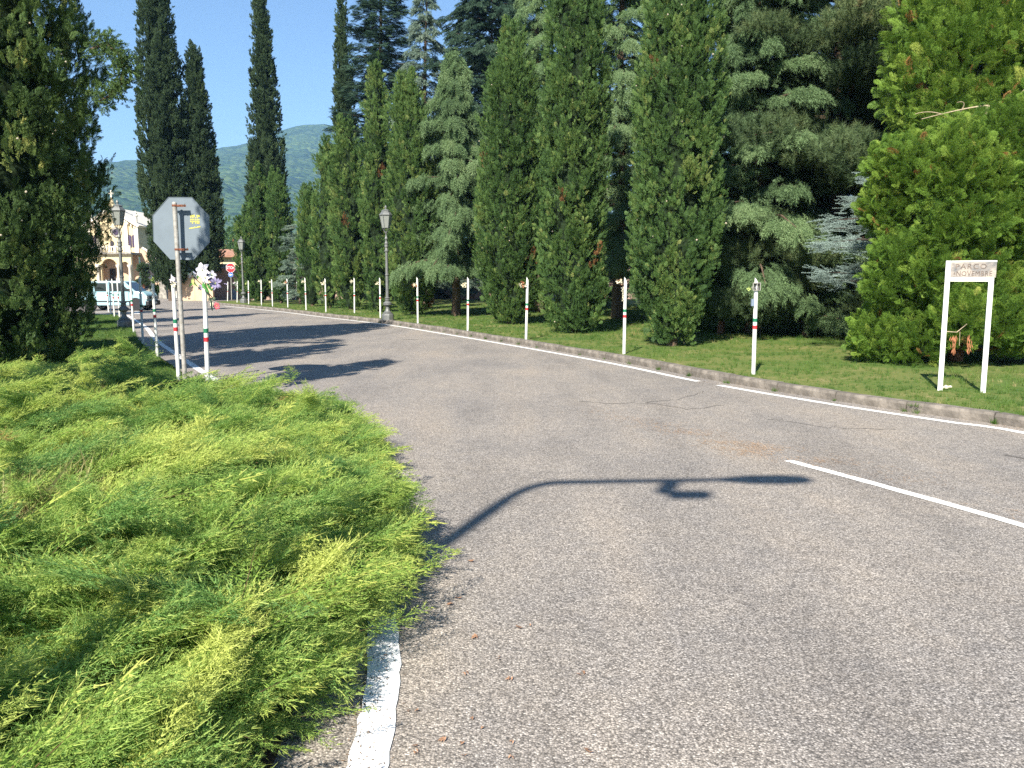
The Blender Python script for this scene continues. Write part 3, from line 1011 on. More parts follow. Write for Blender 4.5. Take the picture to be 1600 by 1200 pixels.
# gently uneven lawn built as a grid clipped to the polygon
def inside(poly, x, y):
    c = False; j = len(poly) - 1
    for i in range(len(poly)):
        xi, yi = poly[i][0], poly[i][1]; xj, yj = poly[j][0], poly[j][1]
        if (yi > y) != (yj > y) and x < (xj - xi) * (y - yi) / (yj - yi) + xi: c = not c
        j = i
    return c
LAWN_Z = .105
sheet('lawn', M['lawn'], lawn_poly, LAWN_Z)
# left verge
verge_edge = poly_offset(line_l, -.42)
verge_poly = [tuple(p) for p in verge_edge] + [(-19.5, 37.3), (-60, 38.5), (-60, -5)]
sheet('verge', M['verge'], verge_poly, .02)
bed_poly = [(-.72, -3), (-.78, 2.5), (-.85, 3.5), (-1.25, 5.2), (-2.05, 7.3), (-3.0, 9.3), (-4.1, 11.3), (-5.3, 12.4), (-7, 12.8), (-14, 12.5), (-14, -3)]
sheet('planting_bed', M['soil'], bed_poly, .03)

# painted lines
near = [p for p in line_l if p.y < 4.6]; fa = [p for p in line_l if p.y >= 4.3]
strip('edge_line', M['line_near'], resample(near, .07), .135, .006, wob=.0035)
strip('edge_line', M['line'], resample(fa, .25), .125, .004, wob=.003)
rl = resample([p for p in line_r if p.y > -4], .25)
gap_at = min(range(len(rl)), key=lambda i: (rl[i] - Vector((3.08, 12.35))).length)
strip('edge_line', M['line'], rl[:gap_at], .115, .004, wob=.002)
strip('edge_line', M['line'], rl[gap_at + 1:], .12, .004, wob=.002)
cl = resample(smooth_line([(2.45, 7.07), (2.92, 6.1), (3.34, 5.15), (3.62, 4.3), (3.75, 3.6)], 6), .12)
strip('centre_line', M['line'], cl, .095, .004, wob=.003)
strip('stop_line', M['line_worn'], [(-17.3, 37.6), (-18.2, 39.5), (-18.8, 41)], .25, .004)

# cracks and small patches in the asphalt
def crack(pts, w):
    m = MB()
    P = resample([tuple(g.xy) for g in (ground(*p) for p in pts)], .09)
    P = [Vector((p.x + random.gauss(0, .015), p.y + random.gauss(0, .03))) for p in P]
    A, B = poly_offset(P, -w / 2), poly_offset(P, w / 2)
    vsx = []
    for i, (p, q) in enumerate(zip(A, B)):
        k = random.uniform(.3, 1.2)
        c = ((p[0] + q[0]) / 2, (p[1] + q[1]) / 2)
        vsx += [(c[0] + (p[0] - c[0]) * k, c[1] + (p[1] - c[1]) * k, .003), (c[0] + (q[0] - c[0]) * k, c[1] + (q[1] - c[1]) * k, .003)]
    m.add(vsx, [(2 * i, 2 * i + 1, 2 * i + 3, 2 * i + 2) for i in range(len(A) - 1)])
    tag(m.build('crack', M['crack']), kind='structure')
M['crack'] = simple('crack_filler', (.12, .11, .10), .9)
crack([(905, 628), (960, 631), (1010, 629), (1075, 640), (1130, 633)], .020)
crack([(1010, 629), (1060, 624), (1100, 612)], .016)
crack([(1200, 655), (1290, 668), (1400, 672)], .016)
crack([(628, 530), (652, 531)], .09)
crack([(1575, 712), (1600, 716)], .07)

# =================================================================== HILLS
def hills():
    nx, ny = 260, 60
    ridge = [(-900, 330), (-300, 300), (0, 268), (165, 262), (230, 256), (335, 243), (395, 231), (440, 214), (470, 205), (515, 203), (560, 218), (640, 250), (760, 290), (900, 330), (1200, 350), (1700, 380), (2600, 400)]
    D = 2600.0
    xs, hs = [p[0] for p in ridge], [p[1] for p in ridge]
    m = MB(); vsx = []
    for j in range(ny + 1):
        v = j / ny
        for i in range(nx + 1):
            px = -900 + 3500 * i / nx
            hz = (HOR - np.interp(px, xs, hs)) * D / F
            y = 700 + (D - 700) * v
            x = (px - 800) / F * (900 + (D - 900) * (.35 + .65 * v))
            e = v ** 1.35
            spur = mnoise.noise(Vector((x * .0016, y * .0011, 1.3))) * 130 * v * (1 - v) * 4 * .55
            fine = mnoise.noise(Vector((x * .008, y * .008, 4.2))) * 22 * min(1, v * 3) * (1 - .7 * v ** 8)
            crown = (mnoise.noise(Vector((x * .06, y * .06, 2))) * 6) * min(1, v * 4)
            vsx.append((x, y, max(-.5, hz * e + spur + fine + crown)))
    fs = [(j * (nx + 1) + i, j * (nx + 1) + i + 1, (j + 1) * (nx + 1) + i + 1, (j + 1) * (nx + 1) + i) for j in range(ny) for i in range(nx)]
    m.add(vsx, fs)
    # back slope so that the hill is a body, not a card
    o = m.build('hill', M['forest'], smooth=True)
    tag(o, kind='structure')
hills()
hb = thing('hillside_house', 'tiny white house high on the forested hill', 'house', tuple(at(361, 308, 1950) + Vector((0, -60, -10))))
b = MB(); b.box(-6, 6, -5, 5, 0, 7); b.build('wall', M['sign_white'], hb)
b = MB(); b.prism([(-6.6, 7), (6.6, 7), (0, 10)], 'y', -5.6, 5.6); b.build('roof', M['roof_tile'], hb)

# =================================================================== BUILDINGS
def px2(px, py, y):
    p = at(px, py, y); return p.x, p.z

CH_Y = 75.0
ch0 = at(177, 463, CH_Y)
church = thing('church', 'small yellow chapel with cream corner strips, arched porch and gable cross', 'church', (ch0.x, CH_Y, 0))
def cx(px): return at(px, 430, CH_Y).x - ch0.x
def cz(py): return at(177, py, CH_Y).z
def cbox(name, mat, x0, x1, y0, y1, p0, p1, parent=church, bevel=0):
    m = MB(); m.box(cx(x0), cx(x1), y0, y1, max(0, cz(p1)), cz(p0)); return m.build(name, mat, parent)
def arch_poly(xc, hw, zb, zs, n=12):
    return [(xc - hw, zb), (xc + hw, zb)] + [(xc + hw * math.cos(math.pi * k / n), zs + hw * math.sin(math.pi * k / n)) for k in range(n + 1)]
# upper body with gable, right half mirrored to the left
gw = cx(215)
zw, zp = cz(353), cz(327)
m = MB(); m.prism([(-gw, cz(397)), (gw, cz(397)), (gw, zw), (0, zp), (-gw, zw)], 'y', .6, 9); m.build('wall', M['plaster_yellow'], church)
m = MB()
for s in (-1, 1):
    q = [(s * gw * 1.05, zw - .12), (0, zp + .02), (0, zp + .26), (s * gw * 1.12, zw + .06)]
    m.prism(q, 'y', .25, 9.3)
m.build('roof', M['plaster_cream'], church)
for s in (-1, 1):
    m = MB(); m.box(*sorted((s * cx(209.5), s * (gw + .04))), .45, .6, cz(397), zw - .1); m.box(*sorted((s * cx(195), s * cx(199.5))), .45, .6, cz(397), cz(343)); m.build('pilaster', M['plaster_cream'], church)
    m = MB()
    for k in range(5):
        u = (k + .5) / 5
        xx = s * gw * (.35 + .6 * u); zz = zp + (zw - zp) * (.35 + .6 * u) - .18
        m.box(xx - .06, xx + .06, .38, .6, zz - .16, zz)
    m.build('dentil', M['plaster_cream'], church)['kind'] = 'stuff'
    for wx in (201.7, 207.6):
        m = MB(); m.prism(arch_poly(s * cx(wx), .14, cz(386), cz(369)), 'y', .55, .7); m.build('window', M['win_purple'], church)
    m = MB(); m.lathe([(.14, 0), (.14, .75), (.2, .8), (.2, .9), (.1, 1.0), (.16, 1.1), (.05, 1.3)], 8, (s * cx(211), .8, zw + .1)); m.build('pinnacle', M['plaster_cream'], church)
m = MB(); m.lathe([(.42, 0), (.46, .06), (.46, .1), (.02, .1)], 20); o = m.build('rose_window', M['stone_grey'], church); o.location = (cx(181), .6, cz(362)); o.rotation_euler = (R(90), 0, 0)
m = MB(); m.lathe([(.25, 0), (.25, .16), (.02, .17)], 16); o = m.build('rose_window_pane', M['win_purple'], church); o.location = (cx(181), .6, cz(362)); o.rotation_euler = (R(90), 0, 0)
for wx in (173.5, 185.5):
    m = MB(); m.prism(arch_poly(cx(wx), .17, cz(391), cz(379)), 'y', .55, .72); m.build('window', M['opening'], church)
m = MB(); m.lathe([(.34, 0), (.3, .3), (.06, 1.0)], 8, (0, .8, zp + .1)); m.build('spire', M['plaster_yellow'], church)
m = MB(); zc = zp + 1.05; m.box(-.05, .05, .75, .85, zc, zc + .72); m.box(-.22, .22, .752, .848, zc + .38, zc + .49); m.build('cross', M['plaster_cream'], church)
# porch: wall with arches, balcony
px_r = cx(219)
zt, zg = cz(398), 0.0
def arched_wall(x0, x1, z0, z1, arches, y0, y1, name, mat, parent):
    """wall as vertical slices so that the arches are real openings"""
    m = MB()
    xs = sorted(set([x0, x1] + [v for xc, hw, zs in arches for v in np.linspace(xc - hw, xc + hw, 13).tolist()]))
    for a, b_ in zip(xs, xs[1:]):
        if b_ - a < 1e-4: continue
        mid = (a + b_) / 2; low = z0
        for xc, hw, zs in arches:
            if abs(mid - xc) < hw: low = zs + math.sqrt(max(0, hw * hw - (mid - xc) ** 2))
        if z1 - low > .01: m.box(a, b_, y0, y1, low, z1)
    return m.build(name, mat, parent)
ar = [(cx(185), cx(197) - cx(185), cz(417)), (cx(209), cx(214.5) - cx(209), cz(415))]
ar += [(-a, b_, c) for a, b_, c in ar if a > .8]
arched_wall(-px_r, px_r, zg, zt, [a for a in ar if abs(a[0]) > .8 or a[0] >= 0], -1.6, -1.3, 'porch_wall', M['plaster_yellow'], church)
m = MB(); m.box(-px_r, px_r, -.2, -.1, 0, zt - .05); m.build('porch_back', M['plaster_peach'], church)
for xx in (169, 200, 217.5):
    m = MB(); x_ = cx(xx); m.lathe([(.2, 0), (.2, .2), (.13, .3), (.12, cz(419)), (.2, cz(417)), (.22, cz(414))], 10, (x_, -1.75, 0)); m.build('column', M['plaster_cream'], church, smooth=True)
m = MB(); m.box(cx(174), cx(183), -.3, -.2, 0, cz(420)); m.build('door', M['opening'], church)
m = MB(); m.box(-px_r - .15, px_r + .15, -1.9, .6, zt, zt + .16); m.build('balcony_floor', M['stone_grey'], church)
m = MB(); m.box(-px_r - .1, px_r + .1, -1.8, -1.7, cz(386) - .08, cz(386))
for k in range(24):
    xx = -px_r + (k + .5) * 2 * px_r / 24
    m.box(xx - .03, xx + .03, -1.78, -1.72, zt + .16, cz(386) - .08)
for k in range(5):
    xx = -px_r + k * 2 * px_r / 4
    m.box(xx - .1, xx + .1, -1.85, -1.65, zt + .16, cz(386) + .05)
m.build('balustrade', M['plaster_cream'], church)
# side wings with sweeping tops
for s in (-1, 1):
    pts = [(px_r, 0), (cx(249), 0), (cx(249), cz(420)), (cx(247), cz(413)), (cx(241), cz(409)), (cx(233), cz(400)), (cx(226), cz(392)), (px_r, cz(388))]
    m = MB(); m.prism([(s * a, c) for a, c in pts], 'y', .2, 1.2); m.build('wing_wall', M['plaster_peach'] if s > 0 else M['plaster_yellow'], church)
    m = MB()
    for (a, c), (a2, c2) in zip(pts[2:], pts[3:]):
        m.tube([(s * a, .7, c + .05), (s * a2, .7, c2 + .05)], .13, 6)
    m.build('coping', M['plaster_cream'], church)
    m = MB(); m.prism(arch_poly(s * cx(231), .52, 0.7, cz(421)), 'y', .1, .22); m.build('wing_door', M['opening'], church)
    m = MB()
    for k in range(12):
        a1, a2 = math.pi * k / 12, math.pi * (k + 1) / 12
        m.tube([(s * cx(231) + .56 * math.cos(a1), .1, cz(421) + .56 * math.sin(a1)), (s * cx(231) + .56 * math.cos(a2), .1, cz(421) + .56 * math.sin(a2))], .07, 5)
    m.build('door_arch', M['stone_grey'], church)
    m = MB()
    for k in range(5):
        m.box(*sorted((s * cx(224), s * cx(241))), -1.0 + k * .24, .2, k * .15, k * .15 + .148)
    m.build('step', M['stone_grey'], church)

# gate pillar and low monuments in front of the churchyard
g = ground(257, 467)
pl = thing('gate_pillar', 'tall weathered grey stone pillar between the chapel and the cypresses', 'pillar', (g.x, g.y, 0))
m = MB(); m.box(-.32, .32, -.32, .32, 0, .5); m.box(-.26, .26, -.26, .26, .5, 2.45); m.build('shaft', M['stone_grey'], pl, bevel=.02)
m = MB(); m.box(-.34, .34, -.34, .34, 2.45, 2.6); m.lathe([(.3, 2.6), (.22, 2.8), (.12, 2.9)], 8); m.build('capital', M['stone_grey'], pl)
g = at(268, 455, 70)
for k, (px, top, w, mt, lb) in enumerate([(266, 418, .42, 'plaster_yellow', 'narrow cream tomb pillar right of the grey gate pillar'), (272, 440, .5, 'plaster_cream', 'low pale tomb behind the grey sign post')]):
    p = at(px, 430, 70)
    tb = thing('tomb', lb, 'monument', (p.x, 70, 0))
    zt_ = at(px, top, 70).z
    m = MB(); m.box(-w / 2, w / 2, -.3, .3, 0, zt_); m.build('shaft', M[mt], tb)
    m = MB(); m.box(-w / 2 - .08, w / 2 + .08, -.38, .38, zt_, zt_ + .12); m.lathe([(.14, zt_ + .12), (.1, zt_ + .3), (.16, zt_ + .42), (.04, zt_ + .6)], 8); m.build('finial', M['plaster_cream'], tb)

# long pinkish cemetery wall
x0, x1 = at(318, 440, 64).x, at(1900, 440, 64).x
zt_ = at(330, 419, 64).z
cw = thing('cemetery_wall', 'long pinkish rendered wall closing the far side of the street', 'wall', (0, 64, 0))
m = MB(); m.box(x0, x1, 0, .4, 0, zt_); m.build('wall_face', M['plaster_pink'], cw)
m = MB(); m.box(x0 - .3, at(356, 440, 64).x, -.35, 1.2, zt_, zt_ + .32); m.build('roof_edge', M['slate'], cw, bevel=.03)
m = MB(); m.box(at(356, 440, 64).x + .01, x1, -.1, .5, zt_, zt_ + .1); m.build('coping', M['stone_grey'], cw)
m = MB(); m.box(at(362, 440, 64).x, at(369, 440, 64).x, -.05, .0, 0, at(365, 452, 64).z); m.build('gate', M['slate'], cw)
xa, xb = at(294, 440, 61).x, at(313, 440, 61).x
pw = thing('peach_wall', 'short sunlit peach coloured wall panel beside the leaning cypress trunk', 'wall', (0, 61, 0))
zz = at(300, 430, 61).z
m = MB(); m.box(xa - .6, (xa + xb) / 2 - .01, 0, .3, 0, zz); m.build('panel', M['plaster_peach'], pw)
m = MB(); m.box((xa + xb) / 2 + .01, xb + .9, -.02, .28, 0, zz); m.build('panel', M['plaster_peach'], pw)
yb = thing('yellow_house', 'low yellow house with a tiled eave behind the far street corner', 'house', (at(356, 430, 92).x, 92, 0))
zt_ = at(356, 402, 92).z
m = MB(); m.box(-1.6, 6, 0, 6, 0, zt_); m.build('wall', M['plaster_yellow'], yb)
m = MB(); m.prism([(-.6, zt_), (6.6, zt_), (6.6, zt_ + .2), (3, zt_ + 1.0), (-.6, zt_ + .2)], 'x', -2.2, 6.5); m.build('roof', M['roof_tile'], yb)
m = MB(); m.box(.2, .8, -.02, .06, 1.2, 2.4); m.build('window', M['opening'], yb)
# low park wall far behind the lawn
lw = thing('park_wall', 'low brownish wall across the back of the park lawn', 'wall', (0, 40, LAWN_Z))
m = MB(); m.box(at(1130, 480, 40).x, 34, 0, .25, 0, .42); m.build('wall_face', M['plaster_pink'], lw)
m = MB(); m.box(at(1130, 480, 40).x - .03, 34.03, -.04, .29, .42, .50); m.build('coping', M['stone_grey'], lw)

# =================================================================== STREET FURNITURE
def octagon(r, n=8, rot=math.pi / 8):
    return [(r * math.cos(rot + 2 * math.pi * k / n), r * math.sin(rot + 2 * math.pi * k / n)) for k in range(n)]

def text_mesh(s, size, depth=.002, spacing=1.0):
    cu = bpy.data.curves.new('lettering', 'FONT')
    cu.body = s; cu.size = size; cu.extrude = depth; cu.align_x = 'CENTER'; cu.align_y = 'CENTER'
    cu.space_character = spacing; cu.resolution_u = 3
    o = bpy.data.objects.new('lettering_curve', cu)
    COL.objects.link(o)
    dg = bpy.context.evaluated_depsgraph_get()
    me = bpy.data.meshes.new_from_object(o.evaluated_get(dg))
    bpy.data.objects.remove(o); bpy.data.curves.remove(cu)
    return me

def lettering(s, size, mat, parent, loc, rot=(R(90), 0, 0), depth=.002, spacing=1.0, sx=1.0):
    me = text_mesh(s, size, depth, spacing)
    me.materials.clear(); me.materials.append(mat)
    return link_mesh('lettering', me, parent, loc, rot, (sx, 1, 1))

# stop sign seen from behind
SD = 12.1
SP = Vector((ground(290.5, 607).x * SD / ground(290.5, 607).y, SD, 0))
YAW = R(-10)
st = thing('stop_sign', 'octagonal grey back of a traffic sign clamped to a leaning grey post', 'traffic sign', (SP.x, SP.y, .02))
c = at(279.5, 357, SD); c = c - Vector((SP.x, SP.y, .02))
top = at(272.5, 317, SD - .08) - Vector((SP.x, SP.y, .02))
foot = Vector((-.005, 0, 0))
m = MB(); m.tube([foot + Vector((0, 0, -.1)), top], .033, 14); m.build('post', M['galv'], st, smooth=True)
m = MB(); m.tube([top, top + Vector((0, 0, .012))], [.033, .024], 14); m.build('post_cap', M['galv'], st, smooth=True)
rad = .487
m = MB(); m.prism(octagon(rad), 'z', -.0015, .0015)
pl_ = m.build('sign_plate', [M['sign_back']], st)
pl_.location = (c.x + .012, .056, c.z); pl_.rotation_euler = (R(90), R(1.5), YAW)
m = MB(); m.prism(octagon(rad * .985), 'z', -.0006, .0006); fc = m.build('sign_face', M['sign_red'], pl_); fc.location = (0, 0, -.0022)
m = MB()
for k in range(8):
    a_, b_ = octagon(rad)[k], octagon(rad)[(k + 1) % 8]
    m.tube([(a_[0], a_[1], .003), (b_[0], b_[1], .003)], .005, 5)
m.build('folded_edge', M['sign_back'], pl_)
def on_post(z):
    u = (z - 0) / (top.z); return foot.lerp(top, u)
YM = Matrix.Rotation(YAW, 4, 'Z')
for zc_ in (at(272.5, 322, SD).z - .02, at(277, 390, SD).z - .02):
    p = on_post(zc_)
    m = MB(); m.lathe([(.036, -.014), (.038, -.013), (.038, .013), (.036, .014)], 14)
    m.box(.034, .150, -.004, .005, -.013, .013)
    m.box(-.060, .150, .0385, .0480, -.015, .015)
    m.box(-.042, -.034, .0, .0385, -.013, .013)
    cp = m.build('clamp', M['rust'], st); cp.location = (p.x, p.y, zc_); cp.rotation_euler = (0, 0, YAW)
    m = MB()
    for dx_ in (.09, .135): m.tube([(dx_, -.026, 0), (dx_, .0505, 0)], .0065, 6)
    m.build('bolt', M['rust'], cp)
    m = MB(); m.tube([(.15, -.02, -.005), (.18, -.02, .025)], .005, 5); m.build('hook', M['iron'], cp)
# yellow printed sticker
sk = MB()
random.seed(5)
ox, oz = .225, .075
for row, (zz, n_, hh) in enumerate([(.095, 6, .030), (.066, 5, .014), (.040, 6, .018), (.014, 6, .022), (-.008, 6, .018)]):
    for k in range(n_):
        if random.random() < .10: continue
        xx = ox - .075 + k * .0262
        sk.box(xx, xx + random.uniform(.014, .024), oz + zz - hh / 2 + .02, oz + zz + hh / 2 + .02 - .003, .0040, .0052)
for k in range(7):
    xx = ox - .095 + k * .026
    sk.box(xx, xx + .024, oz - .075 + k * .004, oz - .064 + k * .004 + random.uniform(0, .008), .0040, .0052)
sk.build('sticker', M['yellow'], pl_)['kind'] = 'stuff'

# tricolour poles
def band_pole(label, bx, by, tx, ty, z0, group, lean_y=0.0, mt='white_paint', tip='cut', r=.032):
    g0 = ground(bx, by, z0)
    tp = at(tx, ty, g0.y + lean_y) - Vector((g0.x, g0.y, z0))
    t = thing('banded_pole', label, 'pole', (g0.x, g0.y, z0), 0, group)
    H = tp.z
    ax = lambda u: Vector((tp.x * u, tp.y * u, tp.z * u))
    m = MB()
    n = 12
    m.tube([ax(-.06), ax(.93)], r, n, cap=True)
    # slanted, pointed top
    base = ax(.93); vsx = []
    for k in range(n):
        a = 2 * math.pi * k / n
        vsx.append(base + Vector((r * math.cos(a), r * math.sin(a), 0)))
    for k in range(n):
        a = 2 * math.pi * k / n
        vsx.append(base + Vector((r * .8 * math.cos(a), r * .8 * math.sin(a), H * .07 * (.55 - .4 * math.cos(a)))))
    m.add(vsx, [(k, (k + 1) % n, (k + 1) % n + n, k + n) for k in range(n)] + [tuple(range(n, 2 * n))])
    m.build('shaft', M[mt], t, smooth=True)
    for u0, u1, mm, nm in ((.545, .580, 'green_band', 'green_band'), (.472, .507, 'red_band', 'red_band')):
        m = MB(); m.tube([ax(u0), ax(u1)], r + .003, n); m.build(nm, M[mm], t, smooth=True)
    return t, g0, tp

RP = [  # base px, top px, label bits
 ((1177, 585), (1182, 433), 'white tricolour banded pole with box lantern on the kerb lawn nearest the park sign'),
 ((975, 553), (977.5, 432), 'white banded pole standing before the gap between the two widest kerbside cypresses'),
 ((822, 531), (824.5, 432), 'white banded pole in front of the dark-centred cypress with a brown patch'),
 ((731, 517), (731.5, 432), 'white banded pole with a big cream flower in front of the weeping cedar'),
 ((653, 505), (652, 432), 'white banded pole just right of the large park lamp post'),
 ((594.5, 497), (593.5, 433), 'white banded pole just left of the large park lamp post'),
 ((554, 489.5), (553.5, 433), 'second white banded pole to the left of the large park lamp post'),
 ((509.5, 488), (508, 434), 'white banded pole in front of the cypress that stands right of the low shrub gap'),
 ((478.5, 484.5), (476.5, 433), 'white banded pole at the gap where the pink wall shows between trees'),
 ((450, 481), (448.5, 434.5), 'white banded pole in front of the right tip of the far cypress clump'),
 ((426, 479), (424.5, 435.5), 'white banded pole in front of the middle of the far cypress clump'),
 ((408.7, 477.2), (408, 436), 'third white banded pole right of the far corner lamp post'),
 ((388.7, 475.2), (388, 437.5), 'white banded pole immediately right of the far corner lamp post'),
 ((370.6, 472.4), (371.2, 438.5), 'white banded pole between the far stop sign and the far corner lamp post'),
 ((355.6, 470.6), (356.2, 439.5), 'white banded pole left of the far stop sign at the street corner'),
]
poles_r = []
for (b0, t0, lb) in RP:
    poles_r.append(band_pole(lb, b0[0], b0[1], t0[0], t0[1], LAWN_Z, 'tricolour poles along the park kerb'))
for b0, t0, lb in [((462, 467.8), (464, 439.5), 'leaning white pole seen far off in front of the pink wall'), ((474.3, 469), (474, 441), 'upright white pole seen far off in front of the pink wall')]:
    band_pole(lb, b0[0], b0[1], t0[0], t0[1], LAWN_Z, 'tricolour poles along the park kerb')
LP = [
 ((325.5, 622), (319, 433), 'white tricolour banded pole with the lily bouquet, right of the sign post', 0),
 ((279.5, 597), (269.5, 426.5), 'white tricolour banded pole just left of the grey traffic sign post', 0),
 ((246, 556), (237.5, 429), 'white banded pole standing before the chapel wing doorway', 0),
 ((223.5, 537), (218, 431.5), 'shaded banded pole in front of the van bonnet', 0),
 ((209.3, 519), (203, 431.5), 'banded pole right beside the old lamp post in front of the van wheel', 0),
 ((187, 496), (182.7, 433), 'thin banded pole just left of the old lamp post in front of the van', 0),
 ((179, 494.5), (174.8, 434.5), 'second thin banded pole left of the old lamp post, before the van', 0),
 ((173.5, 489), (170, 435), 'third thin banded pole left of the old lamp post, before the van', 0),
 ((169.6, 486.5), (166, 435.5), 'thin banded pole at the dark cypress edge in front of the van tail', 0),
]
poles_l = []
for b0, t0, lb, _ in LP:
    poles_l.append(band_pole(lb, b0[0], b0[1], t0[0], t0[1], .02, 'tricolour poles along the verge', r=.029))

# flower holders and flowers on the poles
def flower_bunch(name, label, cat, pos, kinds, size, group=None, seed=0):
    random.seed(seed)
    t = thing(name, label, cat, tuple(pos), 0, group)
    for nm, mt, n_, sp in kinds:
        m = MB()
        for k in range(n_):
            c_ = Vector((random.gauss(0, sp), random.gauss(0, sp), random.gauss(0, sp)))
            s_ = size * random.uniform(.7, 1.2)
            for q in range(5):
                a = q * 1.257 + random.random()
                d = Vector((math.cos(a), -.5 + random.gauss(0, .3), math.sin(a))).normalized()
                e = d.cross(Vector((random.gauss(0, 1), random.gauss(0, 1), random.gauss(0, 1)))).normalized() * s_ * .35
                m.add([c_, c_ + d * s_ * .5 + e, c_ + d * s_, c_ + d * s_ * .5 - e], [(0, 1, 2, 3)])
        m.build(nm, M[mt], t)['kind'] = 'stuff'
    return t
fl_lab = [
 ('small pale yellow ribbon flower tied to the pole by the park sign', [('petal', 'leaf_pale', 2, .02)], .05, .87, 3),
 ('dried brown and cream flowers tied to the pole between the wide cypresses', [('petal', 'dry_rust', 3, .03), ('bloom', 'dry_flower', 4, .03)], .055, .93, 1),
 ('rust and cream dried flowers on the pole before the brown-patched cypress', [('petal', 'dry_rust', 3, .03), ('bloom', 'dry_flower', 4, .03)], .06, .86, 2),
 ('round cream rose on the pole in front of the weeping cedar', [('petal', 'dry_flower', 9, .018)], .07, .84, 2),
 ('cream flower with rusty leaves on the pole right of the park lamp', [('petal', 'dry_flower', 5, .02), ('leaf', 'dry_rust', 3, .04)], .06, .82, 2),
 ('small cream flower on the pole left of the park lamp', [('petal', 'dry_flower', 6, .025)], .07, .84, 2),
 ('small cream flower on the second pole left of the park lamp', [('petal', 'dry_flower', 5, .03)], .07, .86, 2),
 ('pale dried flower on the pole right of the shrub gap', [('petal', 'dry_flower', 7, .045)], .07, .86, 2),
 ('pale dried flower on the pole at the pink wall gap', [('petal', 'dry_flower', 5, .035)], .07, .86, 2),
 ('rusty dried flower on the pole at the right tip of the far clump', [('petal', 'dry_flower', 3, .03), ('leaf', 'dry_rust', 3, .03)], .07, .86, 2),
 ('tiny pale flower on the pole before the far clump', [('petal', 'dry_flower', 3, .02)], .06, .88, 2),
 ('tiny pale flower on the third pole from the far corner lamp', [('petal', 'dry_flower', 3, .02)], .06, .9, 2),
 ('tiny yellowish flower on the pole beside the far corner lamp', [('petal', 'leaf_pale', 3, .03)], .07, .86, 2),
 ('white and green flowers on the pole right of the far stop sign', [('petal', 'petal_white', 3, .06), ('leaf', 'leaf_green', 4, .05)], .12, .86, 2),
 ('greyish flowers on the pole left of the far stop sign', [('petal', 'petal_lilac', 4, .04)], .08, .86, 2),
]
for i, (lb, kinds, size, u, _) in enumerate(fl_lab):
    t, g0, tp = poles_r[i]
    flower_bunch('flower', lb, 'flowers', Vector((g0.x - .095, g0.y - .03, LAWN_Z + tp.z * u)), kinds, size, 'flowers tied to the park poles', 30 + i)
# metal stalk holders on the poles
for i, (t, g0, tp) in enumerate(poles_r):
    m = MB(); z_ = tp.z * (.86 if i else .9)
    m.tube([(tp.x * .8, 0, z_ - .05), (-.08, -.02, z_ - .02)], .006, 5)
    m.tube([(tp.x * .8, 0, z_ + .03), (-.085, -.02, z_ - .01)], .006, 5)
    m.build('holder', M['galv'], t)
# box lantern with dark windows on the nearest park pole
t, g0, tp = poles_r[0]
z_ = tp.z * .905
m = MB(); m.box(-.075, .045, -.062, -.04, z_ + .05, z_ + .06); m.box(-.075, .045, -.062, -.04, z_ - .06, z_ - .05)
for xx in (-.075, -.012, .037): m.box(xx, xx + .008, -.060, -.042, z_ - .05, z_ + .05)
m.build('bracket_frame', M['galv'], t)
m = MB()
for xx in (-.04, .018):
    m.lathe([(.022, z_ - .048), (.008, z_ - .005), (.008, z_ + .005), (.022, z_ + .048)], 8, (xx, -.05, 0))
m.build('candle_cup', M['black_plastic'], t)
z_ = tp.z * .74
m = MB(); m.box(-.085, -.04, -.05, -.01, z_ - .05, z_ + .06); m.build('candle_box', M['slate'], t)
# dangling seed-like string on the second pole
t, g0, tp = poles_r[1]
m = MB(); random.seed(8)
for k in range(16):
    z_ = tp.z * (.86 - .011 * k) + random.gauss(0, .004)
    m.lathe([(.004, -.01), (.012, 0), (.004, .01)], 5, (-.055 + random.gauss(0, .018), -.02, z_))
m.tube([(-.04, -.02, tp.z * .87), (-.06, -.02, tp.z * .68)], .003, 4)
m.build('bead_string', M['dry_flower'], t)

# lily bouquet on the nearest verge pole
t, g0, tp = poles_l[0]
def bpt(px, py, dy=0): return at(px, py, g0.y + dy) - Vector((g0.x, g0.y, 0))
bq = thing('bouquet', 'bouquet of large white artificial lilies with green leaves on the white pole', 'bouquet', (g0.x, g0.y, 0))
def lily(name, c_, r, mat, face, seed, n_=6, droop=0.0, w=.30):
    random.seed(seed)
    m = MB()
    face = Vector(face).normalized()
    u = face.orthogonal().normalized(); v = face.cross(u)
    for k in range(n_):
        a = 2 * math.pi * k / n_ + random.gauss(0, .12)
        d = u * math.cos(a) + v * math.sin(a)
        s_ = d.cross(face)
        rr = r * random.uniform(.85, 1.1)
        rows = [(0, .04, 0), (.3, w * .75, .22), (.6, w, .30), (.85, w * .55, .22), (1, .02, .08)]
        vsx = []
        for q, ww, up_ in rows:
            p = c_ + d * rr * q + face * rr * up_ + Vector((0, 0, -droop * rr * q * q))
            vsx += [p + s_ * rr * ww, p + face * rr * -.05 * (1 if 0 < q < 1 else 0), p - s_ * rr * ww]
        b0_ = [(3 * i + j, 3 * i + j + 1, 3 * i + j + 4, 3 * i + j + 3) for i in range(4) for j in range(2)]
        m.add(vsx, b0_)
    o = m.build(name, M[mat], bq, smooth=True)
    m = MB()
    for k in range(5):
        d = (face + (u * math.cos(k) + v * math.sin(k * 1.7)) * .3)
        m.tube([c_, c_ + d * r * .35], .003, 4)
    m.build('stamen', M['leaf_pale'], o)
lily('lily', bpt(317, 423, -.06), .105, 'petal_white', (-.1, -1, .25), 1)
lily('lily', bpt(302, 423.5, -.05), .085, 'petal_white', (.1, -.5, -.8), 2, 5, .9, .24)
